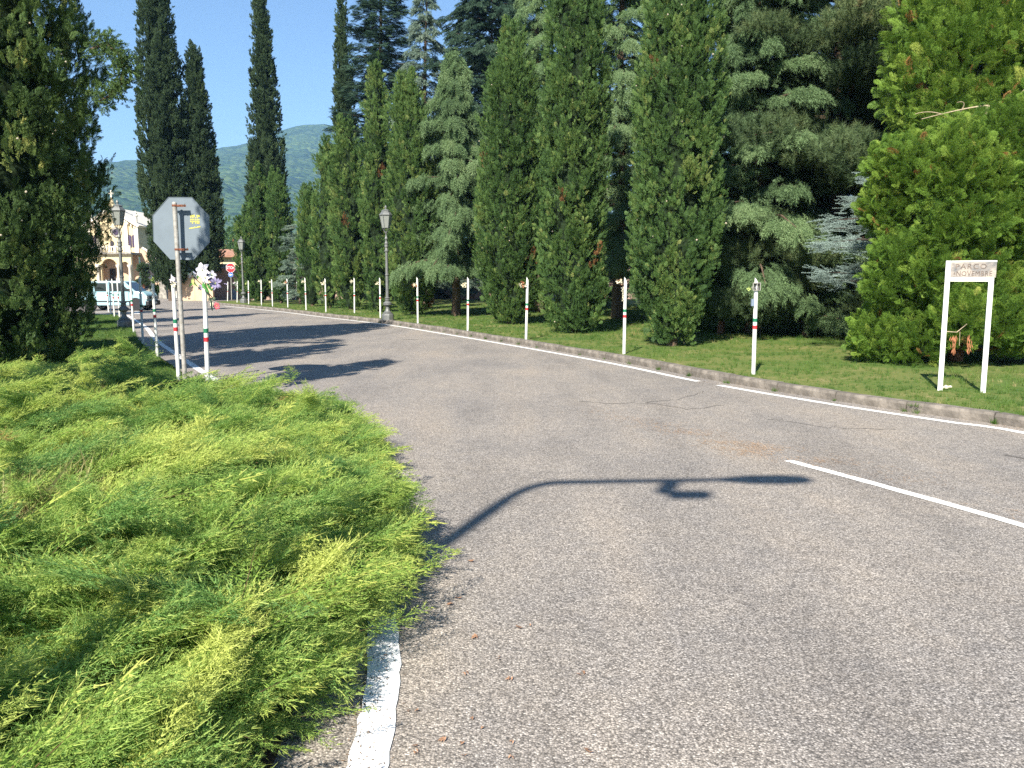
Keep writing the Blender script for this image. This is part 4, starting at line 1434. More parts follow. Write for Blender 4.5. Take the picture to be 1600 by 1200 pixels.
lily('lily', bpt(322, 434, -.10), .085, 'petal_white', (-.5, -1, -.1), 3, 5)
lily('lily', bpt(330, 430, -.04), .07, 'petal_white', (.7, -.7, .3), 4, 5)
lily('lilac_flower', bpt(336, 443, -.02), .095, 'petal_lilac', (.6, -1, .1), 5, 9, 0, .2)
lily('lilac_flower', bpt(326, 436, -.02), .07, 'petal_lilac', (.2, -1, .3), 6, 9, 0, .2)
lily('lilac_flower', bpt(314, 449, -.0), .05, 'petal_lilac', (-.4, -1, 0), 7, 8, 0, .25)
def leaf(px0, py0, px1, py1, w, mat='leaf_green', dy=-.08):
    a, b_ = bpt(px0, py0, dy), bpt(px1, py1, dy - .02)
    d = b_ - a; s_ = d.cross(Vector((0, 1, 0))).normalized() * w
    m = MB(); vsx = []
    for q, ww in ((0, .2), (.3, .9), (.6, 1), (.85, .6), (1, .04)):
        p = a + d * q + Vector((0, -.02 * math.sin(q * 3), 0))
        vsx += [p + s_ * ww, p + Vector((0, .012, 0)), p - s_ * ww]
    m.add(vsx, [(3 * i + j, 3 * i + j + 1, 3 * i + j + 4, 3 * i + j + 3) for i in range(4) for j in range(2)])
    m.build('leaf', M[mat], bq, smooth=True)
leaf(317, 441, 327, 458, .022); leaf(323, 441, 332, 455, .018); leaf(316, 444, 322, 452, .02); leaf(320, 450, 328, 463, .015, 'stalk_dark')
leaf(311, 428, 309, 436, .012); leaf(301, 434, 303, 446, .018, 'leaf_pale'); leaf(302, 440, 296, 448, .01); leaf(303, 440, 309, 448, .01); leaf(329, 455, 336, 449, .008)
m = MB(); m.tube([bpt(320, 436, -.05), bpt(324, 455, -.06), bpt(329, 468, -.06), bpt(332, 484, -.05)], .007, 5); m.tube([bpt(302, 432, -.05), bpt(310, 440, -.05), bpt(320, 448, -.05)], .005, 5); m.tube([bpt(326, 458, -.05), bpt(336, 470, -.05)], .006, 5)
m.build('stalk', M['stalk_dark'], bq)
lily('red_flower', bpt(338.5, 478, -.05), .050, 'petal_red', (.3, -1, .1), 9, 9, 0, .28)
lily('withered_bloom', bpt(329, 467, -.05), .035, 'stalk_dark', (.3, -1, .4), 10, 6, .5, .35)
lily('withered_bloom', bpt(334, 466, -.05), .03, 'stalk_dark', (.3, -1, .4), 12, 6, .5, .35)
lily('withered_bloom', bpt(331, 474, -.05), .03, 'dry_flower', (.1, -1, .2), 13, 6, .5, .35)
leaf(331, 470, 332, 486, .012, 'stalk_dark')
for i, (lb, mt) in ((1, ('small white flower wedged in the cut top of the pole left of the sign post', 'petal_white')), (2, ('green-stemmed white flower on the pole before the chapel wing', 'leaf_pale'))):
    t, g0, tp = poles_l[i]
    flower_bunch('flower', lb, 'flowers', Vector((g0.x + tp.x + .03, g0.y - .03, .02 + tp.z * .93)), [('petal', mt, 3, .02), ('leaf', 'leaf_green' if i == 2 else 'dry_flower', 2, .03)], .06, None, 60 + i)

# cast iron lamp posts
def park_lamp(label, px, py, z0, lit=False):
    g0 = ground(px, py, z0)
    t = thing('park_lamp', label, 'street lamp', (g0.x, g0.y, z0), 0, 'old cast iron park lamps')
    m = MB(); m.lathe([(.225, 0), (.225, .20), (.20, .235)], 8, rot=math.pi / 8); m.build('plinth', M['iron'], t, bevel=.008)
    m = MB(); m.lathe([(.20, .235), (.17, .26), (.18, .285), (.135, .30), (.085, .36), (.07, .44), (.072, .50), (.15, .555), (.165, .58), (.15, .60), (.165, .62), (.12, .66), (.075, .70), (.095, .735), (.095, .75), (.07, .77), (.10, .80), (.10, .82), (.062, .85)], 16)
    m.build('base', M['iron'], t, smooth=True)
    m = MB(); m.lathe([(.060, .85), (.056, 1.62), (.072, 1.63), (.072, 1.66), (.055, 1.68), (.047, 2.45)], 14); m.build('shaft', M['iron'], t, smooth=True)
    m = MB(); m.lathe([(.047, 2.45), (.08, 2.48), (.08, 2.52), (.055, 2.55), (.05, 2.62), (.078, 2.66), (.06, 2.72), (.078, 2.77), (.045, 2.82), (.04, 2.90), (.065, 2.94), (.03, 3.0), (.03, 3.12), (.055, 3.16), (.055, 3.19)], 14); m.build('neck', M['iron'], t, smooth=True)
    m = MB()
    zb, zt2 = 3.32, 3.76
    rb, rt = .135, .215
    for k in range(6):
        a = k * math.pi / 3 + .2
        m.tube([(.04 * math.cos(a), .04 * math.sin(a), 3.16), (rb * math.cos(a), rb * math.sin(a), zb)], .011, 5)
        m.tube([(rb * math.cos(a), rb * math.sin(a), zb), (rt * math.cos(a), rt * math.sin(a), zt2)], .012, 5)
        a2 = a + math.pi / 3
        m.tube([(rb * math.cos(a), rb * math.sin(a), zb), (rb * math.cos(a2), rb * math.sin(a2), zb)], .012, 5)
        m.tube([(rt * math.cos(a), rt * math.sin(a), zt2), (rt * math.cos(a2), rt * math.sin(a2), zt2)], .012, 5)
    m.build('lantern_frame', M['iron'], t)
    for k in range(6):
        a, a2 = k * math.pi / 3 + .2, (k + 1) * math.pi / 3 + .2
        q = .97
        vsx = [(rb * q * math.cos(a), rb * q * math.sin(a), zb), (rb * q * math.cos(a2), rb * q * math.sin(a2), zb), (rt * q * math.cos(a2), rt * q * math.sin(a2), zt2), (rt * q * math.cos(a), rt * q * math.sin(a), zt2)]
        vin = [(x * .97, y * .97, z) for x, y, z in vsx]
        m = MB(); m.add(vsx + vin, [(0, 1, 2, 3), (4, 7, 6, 5), (0, 4, 5, 1), (1, 5, 6, 2), (2, 6, 7, 3), (3, 7, 4, 0)])
        m.build('glass_pane', M['pane'], t)
    m = MB(); m.lathe([(.03, 3.36), (.05, 3.44), (.055, 3.52), (.03, 3.58), (.02, 3.66)], 10); m.build('bulb', M['bulb'], t, smooth=True)
    m = MB(); m.lathe([(.235, zt2), (.24, zt2 + .02), (.15, zt2 + .14), (.155, zt2 + .17), (.10, zt2 + .20), (.03, zt2 + .225), (.03, zt2 + .25), (.05, zt2 + .28), (.035, zt2 + .32), (.012, zt2 + .36)], 6, rot=.2); m.build('lantern_roof', M['iron'], t)
    return t
mm, nt, bb = new_mat('frosted_pane')
bb.inputs['Base Color'].default_value = (.36, .38, .35, 1); bb.inputs['Roughness'].default_value = .25
tr = N(nt, 'ShaderNodeBsdfTransparent'); mxs = N(nt, 'ShaderNodeMixShader'); mxs.inputs[0].default_value = .6
tr.inputs[0].default_value = (.8, .82, .8, 1)
nt.links.new(tr.outputs[0], mxs.inputs[1]); nt.links.new(bb.outputs[0], mxs.inputs[2]); nt.links.new(mxs.outputs[0], nt.nodes['Material Output'].inputs[0])
M['pane'] = mm
park_lamp('grey cast iron lamp post standing among the kerbside cypresses', 606, 500.5, LAWN_Z)
park_lamp('old grey lamp post on the shaded verge in front of the parked van', 195, 511.5, .02)
park_lamp('small far lamp post at the street corner beyond the stop sign', 381, 473.5, LAWN_Z)

# far stop sign with a blue arrow disc
g0 = ground(362, 470, LAWN_Z)
fs_ = thing('stop_sign', 'red STOP sign over a round blue arrow sign at the far corner', 'traffic sign', (g0.x, g0.y, LAWN_Z))
d_ = g0.y
cc = at(360.5, 418.5, d_) - g0; c2 = at(360.7, 429.2, d_) - g0
m = MB(); m.tube([(0, 0, 0), (cc.x, .03, cc.z + .2)], .03, 8); m.build('post', M['galv'], fs_)
m = MB(); m.prism(octagon(.335), 'z', -.008, .008); o = m.build('octagon_plate', M['sign_white'], fs_); o.location = (cc.x, -.03, cc.z); o.rotation_euler = (R(90), 0, 0)
m = MB(); m.prism(octagon(.315), 'z', .009, .013); m.build('red_face', M['sign_red'], o)
lettering('STOP', .27, M['sign_white'], o, (0, 0, .016), (0, 0, 0), sx=.86)
m = MB(); m.prism(octagon(.17, 24, 0), 'z', -.008, .008); o = m.build('disc_plate', M['sign_white'], fs_); o.location = (c2.x, -.03, c2.z); o.rotation_euler = (R(90), 0, 0)
m = MB(); m.prism(octagon(.16, 24, 0), 'z', .009, .013); m.build('blue_face', M['sign_blue'], o)
m = MB(); m.prism([(-.11, 0), (-.02, .085), (-.02, .03), (.11, .03), (.11, -.03), (-.02, -.03), (-.02, -.085)], 'z', .014, .018); m.build('arrow', M['sign_white'], o)

# park name sign
gl, gr = ground(1468.5, 610, LAWN_Z), ground(1535.5, 613.5, LAWN_Z)
ps = thing('park_sign', 'weathered white park name board on two white legs', 'sign', (gl.x, gl.y, LAWN_Z), math.atan2(gr.y - gl.y, gr.x - gl.x))
wS = (gr - gl).length
hS = at(1481, 407.5, gl.y).z - LAWN_Z
hp = hS - (at(1480, 440, gl.y).z - LAWN_Z)   # board height
lw_ = .062
m = MB(); m.box(-lw_ / 2, lw_ / 2, -.03, .03, -.1, hS); m.build('leg', M['white_paint'], ps, bevel=.004)
m = MB(); m.box(wS - lw_ / 2, wS + lw_ / 2, -.03, .03, -.1, hS - hp - .005); m.build('leg', M['white_paint'], ps, bevel=.004)
m = MB(); m.box(lw_ / 2 + .002, wS + lw_ / 2, -.028, .028, hS - hp, hS - hp + .052); m.build('rail', M['white_paint'], ps, bevel=.004)
m = MB(); m.box(lw_ / 2 + .002, wS + lw_ / 2 + .02, -.022, .018, hS - .02, hS + .001); m.build('top_rail', M['white_paint'], ps)
m = MB(); m.box(lw_ / 2 + .002, wS + lw_ / 2 + .018, -.018, .014, hS - hp + .054, hS - .022); pn = m.build('panel', M['panel_stone'], ps)
wc = wS / 2 + lw_ / 2
hb_ = hp - .075
lettering('PARCO', hb_ * .48, M['letter'], ps, (wc - .02, -.0195, hS - .025 - hb_ * .27), depth=.0012, spacing=1.25)
lettering('NOVEMBRE', hb_ * .47, M['letter'], ps, (wc + .02, -.0195, hS - .025 - hb_ * .74), depth=.0012, spacing=1.12, sx=.80)
lettering('4', hb_ * .30, M['letter'], ps, (lw_ / 2 + .045, -.0195, hS - .025 - hb_ * .74), depth=.0012, sx=.7)
# pale puffball by the left leg
p = ground(1479, 609, LAWN_Z)
pb = MB()
for k in range(9): pb.lathe([(.004, -.012), (.022, -.004), (.024, .010), (.006, .022)], 7, (random.gauss(0, .028), random.gauss(0, .02), .02 + random.uniform(0, .02)))
o = pb.build('mushroom_clump', M['dry_flower'], smooth=True); o.location = p
tag(o, 'pale round clump of mushrooms in the grass by the left sign leg', 'mushroom')

# tall street light behind the photographer, whose shadow lies on the road
def street_light():
    sd = _sd
    k = 1 / sd.z
    Z = 8.0
    def src(gx, gy, z): return Vector((gx + sd.x * z * k, gy + sd.y * z * k, z))
    b0 = src(.15, 6.25, Z)                     # bend
    e0 = src(2.05, 6.40, Z + .05)
    foot = Vector((b0.x - .02, b0.y, 0))
    t = thing('street_light', 'tall road light with a curved arm beside the juniper bed', 'street lamp', tuple(foot))
    rel = lambda p: Vector(p) - foot
    m = MB(); arc = []
    P0, P1, P2 = Vector((foot.x, foot.y, Z - .42)), Vector((foot.x, foot.y, Z + .01)), b0 + (e0 - b0) * .12 + Vector((0, 0, .03))
    for i in range(9):
        u = i / 8; arc.append(rel(P0 * (1 - u) ** 2 + P1 * 2 * u * (1 - u) + P2 * u * u))
    m.tube([(0, 0, 0), (0, 0, 1.2), (0, 0, Z - .43)] + arc + [rel(e0 - Vector((.12, 0, 0)))], [.085, .08, .06] + [.05] * 9 + [.035], 12)
    m.build('pole', M['galv'], t, smooth=True)
    h0, h1 = src(1.62, 6.38, Z + .03), src(2.42, 6.39, Z + .06)
    m = MB(); ax_ = h1 - h0; n_ = 12; prof = [(0, .03), (.1, .065), (.35, .125), (.7, .14), (.92, .11), (1, .03)]
    vsx = []
    sv = ax_.cross(Vector((0, 0, 1))).normalized()
    for q, r_ in prof:
        for k_ in range(n_):
            a = 2 * math.pi * k_ / n_
            vsx.append(rel(h0 + ax_ * q) + sv * r_ * math.cos(a) + Vector((0, 0, r_ * .5 * math.sin(a))))
    m.add(vsx, [(i * n_ + k_, i * n_ + (k_ + 1) % n_, (i + 1) * n_ + (k_ + 1) % n_, (i + 1) * n_ + k_) for i in range(5) for k_ in range(n_)])
    m.build('lamp_head', M['galv'], t, smooth=True)
    # little camera hung under the arm
    c0 = rel(src(1.30, 6.39, Z)); 
    m = MB(); m.box(c0.x - .06, c0.x + .06, c0.y - .05, c0.y + .05, c0.z - .36, c0.z - .04); m.build('camera_bracket', M['galv'], t)
    c1 = c0 + Vector((.20, 0, -.42))
    m = MB(); m.lathe([(.06, -.15), (.08, -.14), (.08, .14), (.05, .16)], 10); o = m.build('camera_body', M['sign_white'], t); o.location = c1; o.rotation_euler = (0, R(90), 0)
    m = MB(); m.tube([c0 + Vector((0, 0, -.34)), c1 + Vector((-.1, 0, 0))], .02, 6); m.build('camera_arm', M['galv'], t)
street_light()

# parked light blue van
def van():
    g0 = ground(209, 485.5)
    t = thing('parked_van', 'small light blue van parked at the end of the verge before the chapel', 'van', (g0.x - 1.05, g0.y + .75, 0), R(2))
    # side profile, x forward, origin at mid length
    x = lambda v: v
    body = [(-1.75, .30), (-1.78, .95), (-1.70, 1.40), (-1.58, 1.50), (.45, 1.50), (.62, 1.46), (1.12, .98), (1.55, .90), (1.68, .78), (1.70, .34), (1.62, .26), (-1.65, .26)]
    m = MB(); m.prism(body, 'y', -.72, .72); m.build('body', M['car_blue'], t, bevel=.05)
    for nm, q in (('side_window', [(-1.55, .98), (-1.55, 1.38), (-.98, 1.40), (-.98, .98)]), ('side_window', [(-.90, .98), (-.90, 1.40), (-.28, 1.40), (-.28, .98)]), ('door_window', [(-.18, .98), (-.18, 1.40), (.42, 1.40), (.86, .98)])):
        for s in (-1, 1):
            m = MB(); m.prism(q, 'y', *sorted((s * .722, s * .731))); m.build(nm, M['car_glass'], t)
    wsq = [(.60, 1.40), (1.09, .955)]
    m = MB(); m.add([(.655, -.62, 1.435), (.655, .62, 1.435), (1.135, .66, .985), (1.135, -.66, .985), (.635, -.62, 1.42), (.635, .62, 1.42), (1.115, .66, .965), (1.115, -.66, .965)], [(0, 1, 2, 3), (4, 7, 6, 5), (0, 4, 5, 1), (1, 5, 6, 2), (2, 6, 7, 3), (3, 7, 4, 0)]); m.build('windscreen', M['car_glass'], t)
    for s in (-1, 1):
        m = MB(); m.box(-.245, -.23, *sorted((s * .721, s * .726)), .38, .96); m.box(.78, .795, *sorted((s * .721, s * .726)), .38, .96); m.build('door_seam', M['black_plastic'], t)
        m = MB(); m.box(-.14, .02, *sorted((s * .722, s * .75)), .86, .89); m.build('door_handle', M['black_plastic'], t)
        m = MB(); m.box(1.50, 1.712, *sorted((s * .45, s * .735)), .56, .74); m.build('headlight', M['lens'], t, bevel=.02)
        m = MB(); m.box(.80, .95, *sorted((s * .74, s * .92)), .98, 1.12); m.build('wing_mirror', M['black_plastic'], t, bevel=.02)
        m = MB(); m.box(-1.6, 1.0, *sorted((s * .722, s * .735)), .44, .50); m.build('side_strip', M['black_plastic'], t)
        for wx in (-1.15, 1.12):
            m = MB(); m.lathe([(.33, 0), (.33, .012)], 24); o = m.build('wheel_arch', M['black_plastic'], t); o.location = (wx, s * .722 - (.012 if s < 0 else 0), .33); o.rotation_euler = (R(90), 0, 0) if s < 0 else (R(90), 0, 0)
            w = bpy.data.objects.new('wheel', None); COL.objects.link(w); w.parent = t; w.location = (wx, s * .65, .275); w.rotation_euler = (R(90) * -s * -1, 0, 0)
            m = MB(); m.lathe([(.19, -.09), (.265, -.08), (.275, -.05), (.275, .06), (.265, .09), (.19, .10)], 24); m.build('tyre', M['tyre'], w, smooth=True)
            m = MB(); m.lathe([(.18, .085), (.19, .105), (.165, .108), (.15, .09), (.06, .095), (.05, .112), (.01, .114)], 20)
            for k in range(5):
                a = k * 1.2566
                m.tube([(.05 * math.cos(a), .05 * math.sin(a), .105), (.16 * math.cos(a), .16 * math.sin(a), .105)], .018, 5)
            m.build('rim', M['rim'], w, smooth=True)
    m = MB(); m.box(1.60, 1.80, -.74, .74, .26, .50); m.build('front_bumper', M['black_plastic'], t, bevel=.04)
    m = MB(); m.box(-1.86, -1.70, -.74, .74, .26, .50); m.build('rear_bumper', M['black_plastic'], t, bevel=.04)
    m = MB(); m.box(1.69, 1.715, -.40, .40, .60, .72); m.build('grille', M['black_plastic'], t)
    m = MB(); m.box(1.80, 1.81, -.24, .24, .34, .44); m.build('number_plate', M['sign_white'], t)
van()

# small flower pots on stands by the far cypress trunk
for px, py, lb, mt in ((287.5, 450, 'bright red flower pot on a thin stand beside the leaning cypress trunk', 'petal_red'), (274, 450, 'wide red and green flower arrangement left of the sign post', 'petal_red')):
    p = at(px, 468, 61.5); z_ = at(px, py, 61.5).z
    t = thing('flower_stand', lb, 'flower pot', (p.x, 61.5, 0))
    m = MB(); m.lathe([(.05, 0), (.03, .1), (.03, z_ - .25), (.12, z_ - .2), (.16, z_ - .02)], 8); m.build('stand', M['plaster_cream'], t)
    m = MB(); random.seed(3)
    for k in range(16):
        c_ = Vector((random.gauss(0, .12 if px > 280 else .22), random.gauss(0, .1), z_ + random.uniform(-.05, .2)))
        m.lathe([(.02, -.05), (.07, 0), (.02, .05)], 5, c_)
    m.build('blooms', M['sign_red'], t)

# =================================================================== TREES
def prof_of(*pts):
    xs = [p[0] for p in pts]; ys = [p[1] for p in pts]
    return lambda t: float(np.interp(t, xs, ys))
P_HEDGE = prof_of((0, .42), (.06, .62), (.16, .92), (.30, 1), (.5, .94), (.68, .78), (.84, .48), (.95, .2), (1, .03))
P_TALL = prof_of((0, .55), (.08, .78), (.3, .97), (.48, 1), (.65, .84), (.82, .56), (.94, .26), (1, .03))
P_WIDE = prof_of((0, .70), (.1, .9), (.3, 1), (.6, .95), (.8, .72), (.93, .4), (1, .08))
P_SLIM = prof_of((0, .7), (.2, 1), (.5, .8), (.75, .5), (.92, .25), (1, .03))

def col_at(label, px, y, z0, H, r, src, n, spray, prof, seed, **kw):
    x = at(px, HOR, y).x
    return columnar('cypress', label, x, y, z0, H, r, src, n, spray, prof, seed=seed, **kw)

# the big dark cypress at the left edge
T1 = columnar('cypress', 'huge dark cypress filling the left edge, with small pale cones and a curled side bough', -10.25, 15.6, .02, 12.5, 2.3, 'cyp_dark', 46000, .215, P_WIDE, seed=1, lump=.11, cones=420, z_bare=.15, out=.30)
def curl():
    pts = [at(140, 78, 15.2), at(165, 68, 15.1), at(185, 84, 15.0), at(194, 106, 15.0), at(190, 130, 15.0), at(172, 150, 15.1), at(150, 160, 15.3)]
    base = Vector(T1.location)
    P, D, S = [], [], []
    for i in range(len(pts) - 1):
        for k in range(95):
            q = pts[i].lerp(pts[i + 1], random.random()) - base
            d = (pts[i + 1] - pts[i]).normalized()
            P.append(tuple(q + rnd(.10))); D.append(tuple(d * .6 + rnd(.6) + Vector((.3, 0, .2)))); S.append(random.uniform(.11, .20))
    strew('side_bough', 'cyp_dark', np.array(P), np.array(D), np.array(S), np.full(len(P), .45), rng.integers(0, 4, len(P)), parent=T1)
    m = MB(); m.tube([tuple(p - base) for p in pts], [.03] * 6 + [.01], 5); m.build('bough_stem', M['bark'], T1)
curl()

# tall far cypresses
col_at('tallest dark cypress behind the octagonal sign back', 266, 60.5, 0, 25.5, 1.58, 'cyp_far', 20000, .40, P_TALL, 2, lump=.10, z_bare=1.2)
col_at('dark pointed cypress just right of the tallest one, leaning trunk at its foot', 319, 61.5, 0, 18.9, 1.5, 'cyp_far', 15000, .38, P_SLIM, 3, lump=.08, z_bare=2.2)
col_at('slim tall cypress rising alone behind the far hedge clump', 424, 62, 0, 23.2, 1.48, 'cyp_far', 15000, .38, P_SLIM, 4, lump=.08, z_bare=.5)
col_at('very thin tall cypress at the left flank of the dark fir', 545, 59, 0, 21.3, 1.10, 'cyp_far', 11000, .36, P_SLIM, 5, lump=.08, z_bare=.5)

# kerbside cypresses of the park, from the far end to the near one
G = LAWN_Z
kerb_c = [
 ('roundish low cypress at the far left tip of the hedge clump', 388, 54.6, 6.2, .62, 'cyp_mid', 2300, .40, P_WIDE, 10),
 ('far cypress in the middle of the hedge clump at the street corner', 408, 52.3, 8.4, .85, 'cyp_mid', 2700, .40, P_HEDGE, 11),
 ('pointed far cypress at the right of the hedge clump', 438, 50.6, 7.9, .70, 'cyp_mid', 2300, .38, P_HEDGE, 12),
 ('small dark cypress standing alone right of the hedge clump gap', 487, 44.8, 6.5, .66, 'cyp_green', 2400, .34, P_HEDGE, 13),
 ('slim cypress left of the twin-topped fresh green one', 514, 42.0, 8.4, .68, 'cyp_green', 2600, .33, P_HEDGE, 14),
 ('fresh green many-tipped cypress below the dark fir', 547, 39.8, 9.2, .90, 'cyp_green', 8500, .25, P_HEDGE, 15),
 ('narrow cypress with a needle-like top left of the park lamp', 592, 37.2, 11.2, .70, 'cyp_green', 7500, .25, P_TALL, 16),
 ('two-tipped cypress right behind the park lamp with rusty spots', 646, 33.8, 9.5, 1.12, 'cyp_green', 12500, .24, P_HEDGE, 17),
 ('broad cypress with a brown dead patch right of the weeping cedar', 799, 27.3, 9.8, 1.18, 'cyp_green', 19000, .21, P_HEDGE, 18),
 ('tall straight cypress in the middle of the kerbside row', 897, 22.9, 10.8, .88, 'cyp_green', 20000, .19, P_WIDE, 19),
 ('nearest kerbside cypress with a tapered foot on the lawn', 1052, 18.3, 10.6, .95, 'cyp_green', 26000, .17, P_HEDGE, 20),
]
for lb, px, y, H, r, src, n, sp, pf, sd in kerb_c:
    col_at(lb, px, y, G, H, r, src, n, sp, pf, sd, lump=.15, z_bare=.12, group='cypresses along the park kerb', cones=(60 if src == 'cyp_green' and y < 30 else 0), out=.42 if sd in (15, 17, 18) else .34, spires={10: 3, 11: 4, 12: 3, 13: 3, 14: 3, 15: 7, 16: 3, 17: 8, 18: 8, 19: 5, 20: 5}[sd], tint0=(.16 if sd in (14, 15, 16, 17) else 0))

# big conifers behind the row
S_CONE = lambda t: (1 - t) ** .75
S_DEO = lambda t: min(1, 1.25 * (1 - t)) ** .8
def tier_at(name, label, px, y, H, r, src, n_br, per, spray, shape, seed, **kw):
    return tiered(name, label, at(px, HOR, y).x, y, G, H, r, src, n_br, per, spray, shape, seed=seed, **kw)
tier_at('fir_tree', 'tall dark blue-green fir towering over the far cypresses', 603, 57, 23.6, 5.0, 'fir', 150, 120, .62, S_CONE, 30, rise=.12, droop=.12, hang=.12)
tier_at('cedar_tree', 'silvery pale cedar with a ragged slender top right of the dark fir', 669, 50, 18.8, 3.0, 'pale', 90, 80, .52, S_CONE, 31, rise=.25, droop=.25, hang=.3)
tier_at('cedar_tree', 'weeping light green cedar with long hanging boughs over the lawn gap', 712, 33.6, 10.4, 2.6, 'deodar', 84, 150, .44, S_DEO, 32, tint0=-.08, rise=.25, droop=.42, hang=.85, z_low=.16)
tier_at('cedar_tree', 'dark layered cedar crown with spreading top between the pale cedars', 768, 49, 18.6, 3.4, 'deodar_dark', 100, 90, .58, lambda t: .55 + .45 * math.sin(min(1, (1 - t) * 2.2) * 1.57), 33, rise=.2, droop=.2, hang=.3, z_low=.3)
tier_at('cedar_tree', 'light feathery weeping cedar behind the brown-patched cypress', 840, 37, 17.5, 3.0, 'deodar', 110, 130, .46, S_DEO, 34, rise=.25, droop=.4, hang=.8, z_low=.12)
tier_at('cedar_tree', 'weeping cedar with dark shaded arching boughs between the two nearest cypresses', 968, 31, 16.5, 3.6, 'deodar', 110, 170, .43, S_DEO, 35, rise=.22, droop=.36, hang=.7, z_low=.10, tint0=.0)
tier_at('cedar_tree', 'broad blue-green cedar behind the reddish-limbed pine', 1178, 22.3, 12.5, 2.9, 'deodar', 110, 190, .38, S_DEO, 36, rise=.2, droop=.28, hang=.55, z_low=.08, tint0=-.16)
# big dark pine
cloudy('pine_tree', 'large dark pine with reddish limbs and clouded brownish-green boughs', at(1300, HOR, 22.5).x, 22.5, G, 12.5, 3.5, 'pine', 104, 140, .34, seed=40, z_low=.04, shape=lambda t: (1.0 if t < .5 else 1.0 - .8 * (t - .5)))
cloudy('pine_tree', 'second dark pine filling the top behind the bright conifer', at(1420, HOR, 25).x, 25, G, 14, 3.8, 'pine', 56, 130, .38, seed=41, z_low=.3, tint0=-.08, shape=lambda t: 1 - .5 * t)
tier_at('cedar_tree', 'low dark green drooping cedar in front of the big pine trunk', 1165, 24.5, 7.5, 2.3, 'deodar', 60, 130, .36, S_DEO, 42, rise=.2, droop=.3, hang=.5, z_low=.04, tint0=-.12)
tier_at('cedar_tree', 'small shaded cedar filling the foot of the big pine', 1262, 21.5, 3.2, 1.5, 'deodar', 34, 110, .34, S_DEO, 43, rise=.2, droop=.25, hang=.4, z_low=.06, tint0=-.15)
# low bushy sprigs under the pine
rounded('bush', 'loose green leafy bush under the pine at the back of the lawn', at(1128, HOR, 22.5).x, 22.5, G, 3.4, 1.0, 'cyp_green', 1500, .34, seed=50, lobes=10)
# blue cedar
tiered('blue_cedar', 'small silvery blue cedar with bare-looking twiggy boughs left of the bright conifer', 8.3, 17.2, G, 3.5, 2.55, 'blue', 26, 80, .31, lambda t: 1 - .35 * t, rise=.18, droop=.12, hang=-.05, seed=51, z_low=.30, lat=.5, bark='dark_bark')
# bright conifers on the right
_lb = []
random.seed(88)
for _z in np.arange(.40, 4.15, .50):
    for _x in np.arange(-1.45, 2.0, .62):
        if _z > 3.9 and _x < -1.2: continue
        _lb.append((_x + random.gauss(0, .16), random.uniform(-1.15, -.55) + (.35 if abs(_x) > 1.2 else 0), _z + random.gauss(0, .16), random.uniform(.34, .52)))
rounded('bright_conifer', 'bright yellow-green conifer mound right behind the park sign', 8.15, 14.9, G, 4.4, 1.7, 'leyland', 29000, .215, seed=52, lobes=26, lobe_r=(.17, .29), lowcut=.08, core=True, lobelist=_lb)
rounded('bright_conifer', 'tall bright conifer with yellowish tips and dead twigs at the right edge', 11.0, 17.4, G, 9.6, 3.2, 'leyland', 24000, .27, seed=53, lobes=60, lobe_r=(.16, .30), lowcut=1.6, tint0=.05, core=True,
        lobelist=[(-2.4, -1.0, 5.6, 1.0), (-2.3, -.9, 7.0, 1.0), (-2.0, -.8, 8.3, 1.1), (-.8, -1.6, 6.0, 1.3), (-.8, -1.4, 7.8, 1.3), (.6, -1.6, 5.0, 1.3), (-1.6, -1.4, 4.3, .9), (-2.5, -1.3, 4.4, .8), (-2.9, -.9, 5.2, .8), (-2.7, -.9, 6.3, .9), (-.6, -1.8, 4.6, 1.0)])
def dead_twigs():
    t = thing('dead_branch', 'bare pale dead branch hanging in front of the tall bright conifer', 'branch', tuple(at(1530, 200, 15.2)))
    m = MB(); random.seed(4)
    o = at(1530, 200, 15.2)
    def arc(p, c, e, r0):
        P0, C_, E = at(*p) - o, at(*c) - o, at(*e) - o
        m.tube([P0 * (1 - u) ** 2 + C_ * 2 * u * (1 - u) + E * u * u for u in np.linspace(0, 1, 9)], [r0 * (1 - .7 * u) for u in np.linspace(0, 1, 9)], 5)
    arc((1545, 165, 15.1), (1520, 165, 15.1), (1440, 186, 15.0), .018)
    arc((1545, 165, 15.1), (1530, 200, 15.0), (1520, 238, 15.0), .022)
    arc((1542, 168, 15.1), (1542, 215, 15.0), (1528, 240, 15.0), .018)
    arc((1500, 176, 15.1), (1515, 155, 15.0), (1495, 160, 15.0), .012)
    arc((1520, 238, 15.0), (1535, 245, 15.0), (1560, 250, 15.1), .012)
    arc((1480, 182, 15.1), (1455, 170, 15.0), (1430, 178, 15.0), .012)
    arc((1560, 160, 15.1), (1585, 160, 15.1), (1600, 140, 15.1), .015)
    m.build('twig', M['dry_twig'], t, smooth=True)
M['dry_twig'] = simple('dry_twig', (.42, .34, .22), .9, var=.2, scale=20)
dead_twigs()
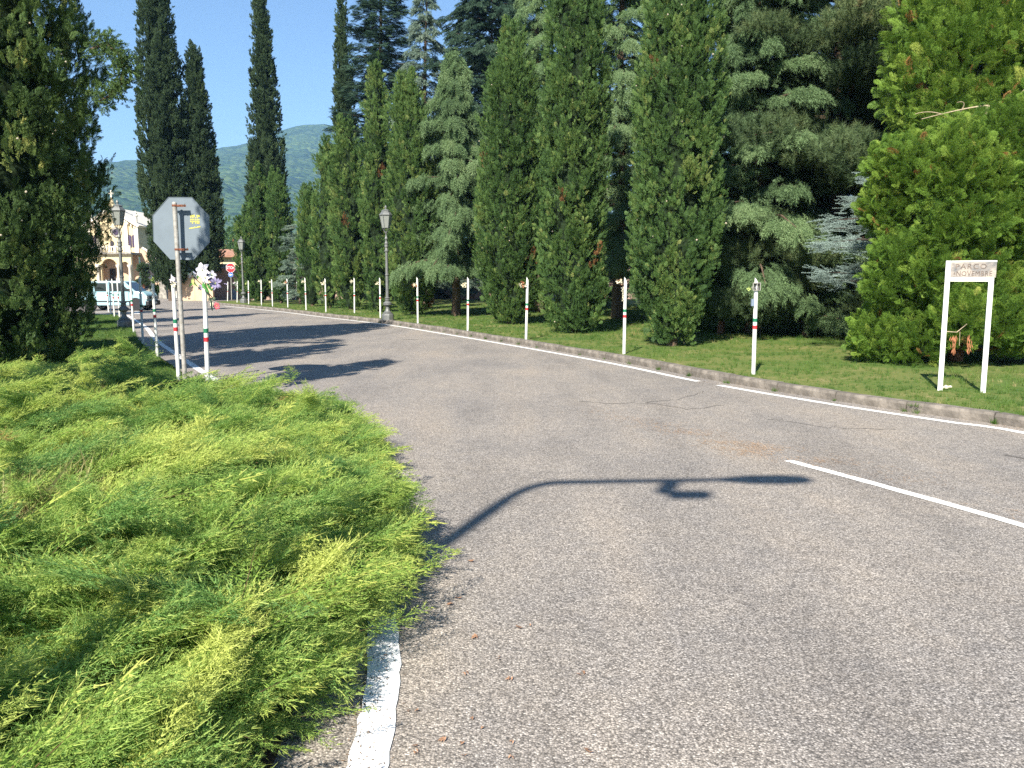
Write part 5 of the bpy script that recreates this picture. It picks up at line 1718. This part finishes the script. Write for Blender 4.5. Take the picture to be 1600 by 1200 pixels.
# hanging brown tuft seen through the sign frame
t = thing('dead_branch', 'small curved bare twig with rusty dead needles seen inside the sign frame', 'branch', tuple(at(1500, 515, 13.2)))
o_ = at(1500, 515, 13.2)
m = MB(); m.tube([at(1479, 518, 13.2) - o_, at(1495, 519, 13.2) - o_, at(1511, 506, 13.2) - o_], [.008, .007, .003], 5); m.tube([at(1500, 518, 13.2) - o_, at(1499, 540, 13.2) - o_], .004, 4)
m.build('twig', M['dry_twig'], t)
m = MB(); random.seed(9)
for k in range(60):
    cx_ = random.choice((1491, 1514)); p = at(cx_ + random.gauss(0, 2.5), random.uniform(522, 548), 13.2) - o_
    d = Vector((random.gauss(0, .2), random.gauss(0, .2), -1)).normalized() * .09; s_ = Vector((.008, 0, 0))
    m.add([p, p + d * .5 + s_, p + d, p + d * .5 - s_], [(0, 1, 2, 3)])
m.build('dead_needles', M['dry_rust'], t)['kind'] = 'stuff'

# dark trees farther back in the park, each its own thing
back = [
 (905, 47, 15, 3.0, 'fir', 'dark fir far behind the straight middle cypress'),
 (1010, 43, 13, 3.2, 'deodar_dark', 'dark cedar far behind the gap of the nearest cypresses'),
 (1100, 40, 11, 3.0, 'fir', 'dark fir at the back left of the broad blue-green cedar'),
 (1230, 37, 12, 3.4, 'deodar_dark', 'dark cedar at the very back behind the big pine'),
 (1345, 33, 12, 3.4, 'fir', 'dark fir behind the blue cedar'),
 (1460, 30, 11, 3.2, 'deodar_dark', 'dark cedar in the shade behind the bright conifer mound'),
 (1590, 28, 12, 3.4, 'fir', 'dark fir in the shade at the right edge of the park'),
 (735, 60, 14, 3.2, 'fir', 'dark fir seen low between the weeping cedars'),
 (640, 62, 12, 2.8, 'deodar_dark', 'dark cedar low behind the two-tipped cypress'),
 (560, 60, 11, 2.6, 'fir', 'dark fir low behind the many-tipped cypress'),
]
for i, (px, y, H, r, src, lb) in enumerate(back):
    tier_at('background_tree', lb, px, y, H, r, src, 46, 42, .85, S_CONE if src == 'fir' else S_DEO, 60 + i, rise=.12, droop=.2, hang=.25, z_low=.03)
# shrub with a bluish twiggy look in the low gap
tier_at('blue_cedar', 'far silvery shrub cedar in the gap right of the hedge clump', 468, 49, 4.6, 1.3, 'pale', 26, 40, .42, lambda t: 1 - .6 * t, 72, rise=.2, droop=.1, hang=0)
# trees left of the frame whose shadows reach the road, and two behind the big cypress
for lb, x, y, H, r, sd in (('slim cypress in the juniper bed that throws the pointed shadow on the road', -6.02, 6.6, 8.5, .50, 80), ('taller cypress beyond the juniper bed that throws the second long road shadow', -8.8, 8.1, 10.4, .95, 81),
                           ('unseen cypress left of the huge dark one, added to shade the verge', -13.6, 11.0, 11, 1.0, 85), ('second unseen cypress left of the huge dark one, added to shade the verge', -16.4, 16.5, 11, 1.0, 86),  # unseen pair, added to put the verge in shade
                           ('verge cypress hidden behind the huge dark one', -15.6, 27.5, 10, 1.1, 83), ('farther verge cypress hidden behind the huge dark one', -20.2, 33.5, 11, 1.1, 84), ('shortest cypress of the juniper bed, its small shadow at the bed edge', -5.6, 3.9, 5.6, .55, 82)):
    columnar('cypress', lb, x, y, .02, H, r, 'cyp_mid', 1800, (.26 if sd == 80 else .42), (P_SLIM if sd == 80 else P_HEDGE), seed=sd, z_bare=(.3 if y > 10 else H * (.66 if sd == 80 else .56)), lump=.15)
# small bushes by the chapel
for px, py, y, H, r, src, lb, sd in ((246, 466, 67, 1.75, .5, 'cyp_green', 'green rose bush with white blooms left of the grey pillar', 90), (225, 468, 66, 2.9, .5, 'cyp_far', 'dark bush hiding the chapel steps by the van', 91)):
    tb = rounded('bush', lb, at(px, 460, y).x, y, 0, H, r, src, 420, .32, seed=sd, lobes=6)
    if sd == 90:
        m = MB(); random.seed(2)
        for k in range(22):
            a = random.random() * 6.28
            m.lathe([(.02, -.05), (.08, 0), (.02, .05)], 6, (math.cos(a) * .45, -.25 + math.sin(a) * .3, random.uniform(.4, 1.7)))
        m.build('blooms', M['petal_white'], tb)['kind'] = 'stuff'
# pale distant greenery below the hill
for i, (px, y, H, r, lb) in enumerate(((342, 130, 9, 5, 'pale distant tree above the blue-grey roof edge'), (366, 150, 12, 6, 'pale distant tree above the yellow house'), (325, 140, 8, 5, 'low distant tree behind the pink wall'))):
    rounded('distant_tree', lb, at(px, 430, y).x, y, 0, H, r, 'cyp_mid', 500, 1.3, seed=95 + i, lobes=8)

# =================================================================== JUNIPER BED
def bed_edge_x(y):
    return .09 * mnoise.noise(Vector((y * 1.7, 3.1, .4))) + float(np.interp(y, [-1, 1.6, 2.4, 3.0, 3.6, 4.2, 4.7, 5.3, 6.2, 7.0, 7.5, 8.1, 8.7, 9.2, 9.6, 10.2, 11, 12.2], [-.95, -.92, -.82, -.66, -.60, -.52, -.64, -.86, -1.0, -1.18, -1.35, -1.9, -2.55, -3.15, -3.75, -4.75, -6.2, -8]))
def bed_h(x, y):
    e = bed_edge_x(y) - x                      # distance in from the road edge
    h = .57 * (1 - math.exp(-max(0, e + .06) / .26))
    h *= 1 - .26 * min(1, max(0, (y - 6.5) / 3.5))
    h += .21 * mnoise.noise(Vector((x * 1.0, y * 1.0, 3.3))) + .09 * mnoise.noise(Vector((x * 2.9, y * 2.9, 1.3)))
    h += .46 * math.exp(-(((x + 4.65) / .55) ** 2 + ((y - 9.75) / .36) ** 2))
    back_ = min(1, max(0, (10.9 - y) / .6))
    return max(.04, h * (.25 + .75 * back_))
def juniper():
    global rng
    rng = np.random.default_rng(77)
    t = thing('juniper', 'sprawling bright green juniper ground cover spilling over the road edge', 'shrub', (-3.0, 6.0, 0))
    base = Vector((-3.0, 6.0, 0))
    P, D, S, T, Nn = [], [], [], [], []
    def put(x, y, z, d, s, tn, n=None):
        P.append((x - base.x, y - base.y, z - base.z)); D.append(d); S.append(s); T.append(tn)
        Nn.append(n if n is not None else (random.gauss(0, .35), random.gauss(0, .35), -1))
    random.seed(21)
    cnt = 0
    # lower fill
    while cnt < 4200:
        y = 1.5 + 9.3 * random.random() ** 1.25
        xe = bed_edge_x(y)
        xw = max(-.70 * y - .9, -8.6)
        x = xw + (xe - xw) * random.random() ** .8
        cnt += 1
        h = bed_h(x, y)
        g1 = mnoise.noise(Vector((x * .9 + 7, y * .9, .5)))
        ang = g1 * 2.2 + random.gauss(0, .7)
        el = random.gauss(.35, .3)
        s = random.uniform(.26, .44)
        d = (math.cos(ang) * math.cos(el), math.sin(ang) * math.cos(el), math.sin(el))
        z = max(.03, h * random.uniform(.45, .80) - math.sin(el) * s * .5)
        put(x - d[0] * s * .75, y - d[1] * s * .75, z, d, s, min(.9, max(0, .36 + g1 * .4 + random.gauss(0, .12))))
    # boughs: each a fan of fronds that rises over its neighbours
    for k in range(640):
        y = 1.4 + 9.3 * ((k + random.random()) / 640) ** 1.22
        xe = bed_edge_x(y)
        xw = max(-.70 * y - .9, -8.6)
        x = xw + (xe - .02 - xw) * random.random() ** .78
        near_edge = math.exp(-(xe - x) / .5)
        g1 = mnoise.noise(Vector((x * .7 + 7, y * .7, .5)))
        ang = (g1 * 2.0 + random.gauss(.0, .92)) * (1 - .50 * near_edge)
        L = random.uniform(.55, 1.05) * (1 - .25 * near_edge)
        htip = bed_h(x, y) * random.uniform(.70, 1.22) + (.08 if random.random() < .3 else 0)
        rise = random.uniform(.12, .55) * (1 - .5 * near_edge)
        ca, sa = math.cos(ang), math.sin(ang)
        tb = min(.95, max(.05, .52 + g1 * .35 + random.gauss(0, .24)))
        for j in range(random.randint(13, 19)):
            u = random.random() ** .8
            off = random.gauss(0, .42)
            a2 = ang + off * 1.25
            s = random.uniform(.24, .40) * (1.05 - .3 * abs(off))
            el = math.atan(rise) + random.gauss(.10, .16)
            d = (math.cos(a2) * math.cos(el), math.sin(a2) * math.cos(el), math.sin(el))
            back = (1 - u) * L
            px_, py_ = x - ca * back - d[0] * s * .7, y - sa * back - d[1] * s * .7
            pz_ = htip - rise * back - math.sin(el) * s * .6 - abs(off) * .05
            roll = off * .9
            dq = math.hypot(x + 3.1, y - 4.9)
            put(px_, py_, max(.03, pz_), d, s, 1.0 if random.random() < .5 * math.exp(-(dq / .28) ** 2) + .004 else min(.96, max(0, tb + random.gauss(0, .08) + u * .1)), (random.gauss(0, .3) - sa * roll, random.gauss(0, .3) + ca * roll, -1))
    # low fringe of fronds lying over the road edge
    for k in range(760):
        y = 2.0 + 7.8 * random.random()
        xe = bed_edge_x(y)
        ang = random.gauss(.1, .4); el = random.gauss(.06, .16)
        s = random.uniform(.24, .42)
        x = xe + random.gauss(.0, .06) - s * .85
        put(x, y, random.uniform(.05, .30), (math.cos(ang), math.sin(ang), el), s, min(.95, max(0, random.gauss(.52, .16))))
    strew('foliage', 'juniper', np.array(P), np.array(D), np.array(S), np.array(T), rng.integers(0, 6, len(P)), np.array(Nn), parent=t)
    # dark interior of the shrub: woody stems
    m = MB(); random.seed(31)
    for k in range(260):
        y = 1.8 + 9 * random.random(); x = bed_edge_x(y) - .25 - 3.2 * random.random() ** 1.4
        a = random.gauss(0, .6); L = random.uniform(.4, .9)
        p0 = Vector((x - L, y, .03)) - base; h = bed_h(x, y)
        m.tube([p0, p0 + Vector((L * .5 * math.cos(a), L * .5 * math.sin(a), h * .45)), p0 + Vector((L * math.cos(a), L * math.sin(a), h * .62))], [.011, .008, .004], 4)
    o = m.build('stem', M['stem'], t); o['kind'] = 'stuff'
    # single long shoots one can pick out
    shoots = [juniper_frond(M['juniper_shoot'], s_, 18, .055, .0040, M['stem'], b_, f_, 1.5) for s_, b_, f_ in ((101, -.15, .62), (102, .12, .5), (103, -.3, .75), (104, .05, .42))]
    # (tip px, root px, height of tip, height of root, variant)
    spec = [((232, 1065), (10, 1235), .78, .50, 0, None), ((150, 1130), (-60, 1260), .70, .45, 2, None), ((612, 868), (330, 965), .50, .42, 1, None), ((690, 880), (520, 930), .26, .30, 3, None),
            ((585, 880), (380, 1000), .46, .40, 0, None), ((648, 905), (470, 965), .30, .34, 2, None), ((560, 1000), (400, 1080), .22, .30, 1, None), ((715, 868), (590, 905), .22, .26, 0, None),
            ((672, 822), (540, 860), .30, .34, 2, None), ((640, 690), (540, 720), .36, .38, 1, None), ((60, 560), (40, 612), .72, .45, 0, None), ((250, 548), (170, 600), .80, .55, 2, None),
            ((230, 545), (190, 610), .86, .5, 1, None), ((300, 585), (215, 612), .62, .5, 0, None), ((590, 1105), (470, 1120), .16, .24, 3, None), ((670, 965), (560, 985), .18, .26, 2, None),
            ((480, 1180), (380, 1150), .12, .30, 0, None), ((645, 760), (530, 790), .32, .36, 3, None), ((180, 815), (60, 800), .60, .50, 1, None), ((520, 815), (350, 850), .55, .44, 3, None),
            ((420, 700), (300, 720), .62, .5, 2, None), ((110, 830), (5, 900), .62, .46, 3, None), ((400, 950), (270, 990), .56, .42, 2, None), ((300, 870), (170, 905), .60, .44, 1, None)]
    random.seed(404)
    def lay(a_, b_, v, up=Vector((0, 0, -1))):
        ax_ = b_ - a_; L = ax_.length
        z = ax_.normalized(); x_ = up.cross(z).normalized(); y_ = z.cross(x_)
        M3 = Matrix((x_, y_, z)).transposed()
        link_mesh('shoot', shoots[v], t, a_ - base, M3.to_euler(), (L * .9, L * .9, L))
    for k in range(46):
        y = 2.6 + 6.6 * (k + random.random()) / 46
        xe = bed_edge_x(y); an = random.gauss(.05, .35); L = random.uniform(.45, .72)
        tipp = Vector((xe + random.uniform(.0, .16), y, random.uniform(.14, .34)))
        lay(tipp - Vector((math.cos(an) * L, math.sin(an) * L, random.uniform(-.14, .10))), tipp, k % 4, Vector((random.gauss(0, .25), random.gauss(0, .25), -1)))
    for k in range(70):
        y = 2.2 + 8.2 * random.random() ** 1.3; x = bed_edge_x(y) - .2 - random.random() * min(4.5, .6 * y + .3)
        an = random.gauss(0, .9); L = random.uniform(.40, .70); h = bed_h(x, y) + random.uniform(.05, .20)
        tipp = Vector((x, y, h))
        lay(tipp - Vector((math.cos(an) * L, math.sin(an) * L, random.uniform(.08, .30))), tipp, k % 4, Vector((random.gauss(0, .3), random.gauss(0, .3), -1)))
    for tp, rt, zt_, zr_, v, _ in spec:
        b_, a_ = ground(tp[0], tp[1], zt_), ground(rt[0], rt[1], zr_)
        ax_ = b_ - a_; L = ax_.length
        z = ax_.normalized(); up = Vector((0, 0, -1)); x_ = up.cross(z).normalized(); y_ = z.cross(x_)
        M3 = Matrix((x_, y_, z)).transposed()
        wd = 1.25 if tp[1] > 1060 and tp[0] < 300 else .85
        o = link_mesh('shoot', shoots[v], t, a_ - base, M3.to_euler(), (L * wd, L * wd, L))
M['juniper_shoot'] = foliage('juniper_shoot_leaf', [(0, (.24, .38, .070)), (1, (.26, .40, .08))], .4, tip=(.58, .60, .15))
juniper()

# =================================================================== GRASS, LITTER
def grass_clump(seed, n=16, h=1.0):
    random.seed(seed); B = Blades()
    for i in range(n):
        a = random.random() * 6.28; q = random.random() * .55
        B.blade((math.cos(a) * q, math.sin(a) * q, 0), (random.gauss(0, .38), random.gauss(0, .38), 1), h * random.uniform(.5, 1.1), .035)
    return B.mesh('grass_clump', M['grass_blade'])
source_set('grass', [grass_clump(s) for s in (201, 202, 203, 204)])
def grass():
    global rng
    rng = np.random.default_rng(55)
    edge = [tuple(p) for p in lawn_edge]
    pts = []
    poly = lawn_poly
    while len(pts) < 30000:
        y = 8.5 + 40 * rng.random() ** 1.7
        x = rng.uniform(-16, 13)
        if x > .68 * y + .5 or x < -.66 * y: continue
        if not inside(poly, x, y): continue
        pts.append((x, y))
    P = np.array([(x, y, LAWN_Z - .01) for x, y in pts])
    nz = vnoise(P, (.5, .5, 1), 3); n2 = vnoise(P, (2.2, 2.2, 1), 9)
    keep = rng.random(len(P)) < .62 + n2 * .6
    P, nz, n2 = P[keep], nz[keep], n2[keep]
    T = np.clip(.42 + nz * .55 - n2 * .3 + rng.normal(0, .16, len(P)), 0, 1)
    S = np.clip(.07 + nz * .02 + rng.normal(0, .016, len(P)), .03, .14) * np.where(P[:, 1] > 20, 1.3, 1)
    o = strew('grass', 'grass', P, np.tile([0, 0, 1.0], (len(P), 1)) + rng.normal(0, .1, (len(P), 3)), S, T)
    tag(o, 'short patchy green lawn grass on the park side of the kerb', 'grass', kind='stuff')
    # tufts along the kerb joint and the verge
    P = []
    for k in range(260):
        p = kl[rng.integers(3, 40)]
        q = ground(1425, 633, .0) if k < 40 else (ground(1440, 645, 0) if k < 70 else (ground(948, 558, 0) if k < 90 else None))
        if q is not None: P.append((q.x + rng.normal(0, .07), q.y + rng.normal(0, .06), .0 if rng.random() < .4 else .08))
        else: P.append((p.x - .03 + rng.normal(0, .015), p.y - .02 + rng.normal(0, .015), .0))
    P = np.array(P)
    o = strew('weeds', 'grass', P, np.tile([0, -.2, 1.0], (len(P), 1)) + rng.normal(0, .3, (len(P), 3)), rng.uniform(.03, .09, len(P)), rng.uniform(.1, .6, len(P)))
    tag(o, 'small weeds growing in the kerb joints', 'weeds', kind='stuff')
    P = []
    while len(P) < 9000:
        y = rng.uniform(9, 36); x = rng.uniform(-.66 * y - .5, -3)
        if inside(verge_poly, x, y) : P.append((x, y, .015))
    P = np.array(P)
    o = strew('verge_grass', 'grass', P, np.tile([0, 0, 1.0], (len(P), 1)) + rng.normal(0, .15, (len(P), 3)), rng.uniform(.05, .11, len(P)), rng.uniform(0, .75, len(P)))
    tag(o, 'grass on the shaded verge under the huge cypress', 'grass', kind='stuff')
grass()

def dry_grass():
    global rng
    rng = np.random.default_rng(91)
    c_ = ground(40, 800, .45)
    n = 260
    P = np.stack([c_.x + rng.normal(0, .28, n), c_.y + rng.normal(0, .40, n), rng.uniform(.30, .46, n)], 1)
    o = strew('dry_grass', 'grass', P, np.tile([.5, .1, 1.0], (n, 1)) + rng.normal(0, .5, (n, 3)), rng.uniform(.12, .30, n) , rng.uniform(.86, 1.0, n))
    tag(o, 'dry straw-coloured grass stalks poking through the juniper at the left', 'grass', kind='stuff')
dry_grass()

def litter():
    random.seed(70)
    # dry needles gathered along the crown of the road
    path = smooth_line([ground(*p).xy for p in ((905, 640), (1000, 662), (1080, 684), (1150, 700), (1210, 712), (1300, 728), (1400, 752), (1600, 810))], 6)
    m = MB()
    for k in range(3600):
        i = min(len(path) - 2, int(abs(random.gauss(.42, .22)) * len(path)))
        c_ = path[i].lerp(path[i + 1], random.random())
        o = random.gauss(.10, .16)
        clump = mnoise.noise(Vector((c_.x * 3, (c_.y + o) * 3, 1)))
        if clump < random.uniform(-.35, .2): continue
        x, y = c_.x + o * .9 + random.gauss(0, .05), c_.y + o * .5 + random.gauss(0, .06)
        a = random.gauss(2.2, .7); L, w = random.uniform(.012, .035), random.uniform(.0012, .0028)
        dx, dy = math.cos(a) * L, math.sin(a) * L
        m.add([(x - dx - dy * w / L, y - dy + dx * w / L, .006), (x - dx + dy * w / L, y - dy - dx * w / L, .006), (x + dx, y + dy, .0075)], [(0, 1, 2)])
    for k in range(1400):   # along the kerb
        p = rl[random.randrange(10, 75)]
        x, y = p.x + random.gauss(.08, .09), p.y + random.gauss(0, .12)
        if mnoise.noise(Vector((x * 1.3, y * 1.3, 5))) < .02: continue
        a = random.random() * 6.28; L, w = random.uniform(.012, .03), .002
        dx, dy = math.cos(a) * L, math.sin(a) * L
        m.add([(x - dx - dy * w / L, y - dy + dx * w / L, .0065), (x - dx + dy * w / L, y - dy - dx * w / L, .0065), (x + dx, y + dy, .0078)], [(0, 1, 2)])
    tag(m.build('needle_litter', M['needle_litter']), 'orange dry needles scattered along the start of the centre line', 'leaf litter', kind='stuff')
    m = MB()
    for k in range(60):
        px, py = random.uniform(600, 1000), 1200 - 330 * random.random() ** 1.2
        if random.random() < (px - 620) / 420: continue
        g0 = ground(px, py)
        if g0.x < -.5 and random.random() < .4: continue
        s_ = random.uniform(.006, .017)
        a = random.random() * 6.28
        for q in range(3):
            aa = a + random.gauss(0, .8)
            d = Vector((math.cos(aa), math.sin(aa), 0)); sd_ = Vector((-d.y, d.x, 0))
            c_ = Vector((g0.x + random.gauss(0, s_ * .5), g0.y + random.gauss(0, s_ * .5), .007))
            m.add([c_ - d * s_, c_ + sd_ * s_ * .4 + Vector((0, 0, .004)), c_ + d * s_ + Vector((0, 0, .007)), c_ - sd_ * s_ * .45 + Vector((0, 0, .003))], [(0, 1, 2, 3)])
    tag(m.build('fallen_leaves', M['orange_leaf']), 'small orange-brown leaves scattered on the asphalt by the thick white line', 'leaf litter', kind='stuff')
    # brown debris on the white line
    m = MB()
    for k in range(420):
        y = random.uniform(2.3, 3.75); xm = np.interp(y, [2.3, 2.52, 3.42, 3.75], [-.472, -.48, -.57, -.63])
        x = xm + random.gauss(-.02, .05); a = random.random() * 6.28; L, w = random.uniform(.002, .011), random.uniform(.0008, .003)
        dx, dy = math.cos(a) * L, math.sin(a) * L
        m.add([(x - dx - dy * w / L, y - dy + dx * w / L, .0085), (x - dx + dy * w / L, y - dy - dx * w / L, .0085), (x + dx, y + dy, .0100)], [(0, 1, 2)])
    tag(m.build('bark_crumbs', M['stem']), 'brown crumbs and needles lying on the thick white line', 'leaf litter', kind='stuff')
litter()

# =================================================================== HAZE
def haze():
    b = MB(); b.box(-3600, 3600, -300, 3300, -1.5, 640)
    m = bpy.data.materials.new('haze_air'); m.use_nodes = True
    nt = m.node_tree; nt.nodes.remove(nt.nodes['Principled BSDF'])
    v = nt.nodes.new('ShaderNodeVolumePrincipled')
    v.inputs['Color'].default_value = (.34, .61, 1.0, 1)
    v.inputs['Density'].default_value = .00017
    v.inputs['Anisotropy'].default_value = 0.0
    nt.links.new(v.outputs[0], nt.nodes['Material Output'].inputs['Volume'])
    o = b.build('haze', m)
    tag(o, 'thin blue summer haze', 'haze', kind='stuff')
haze()
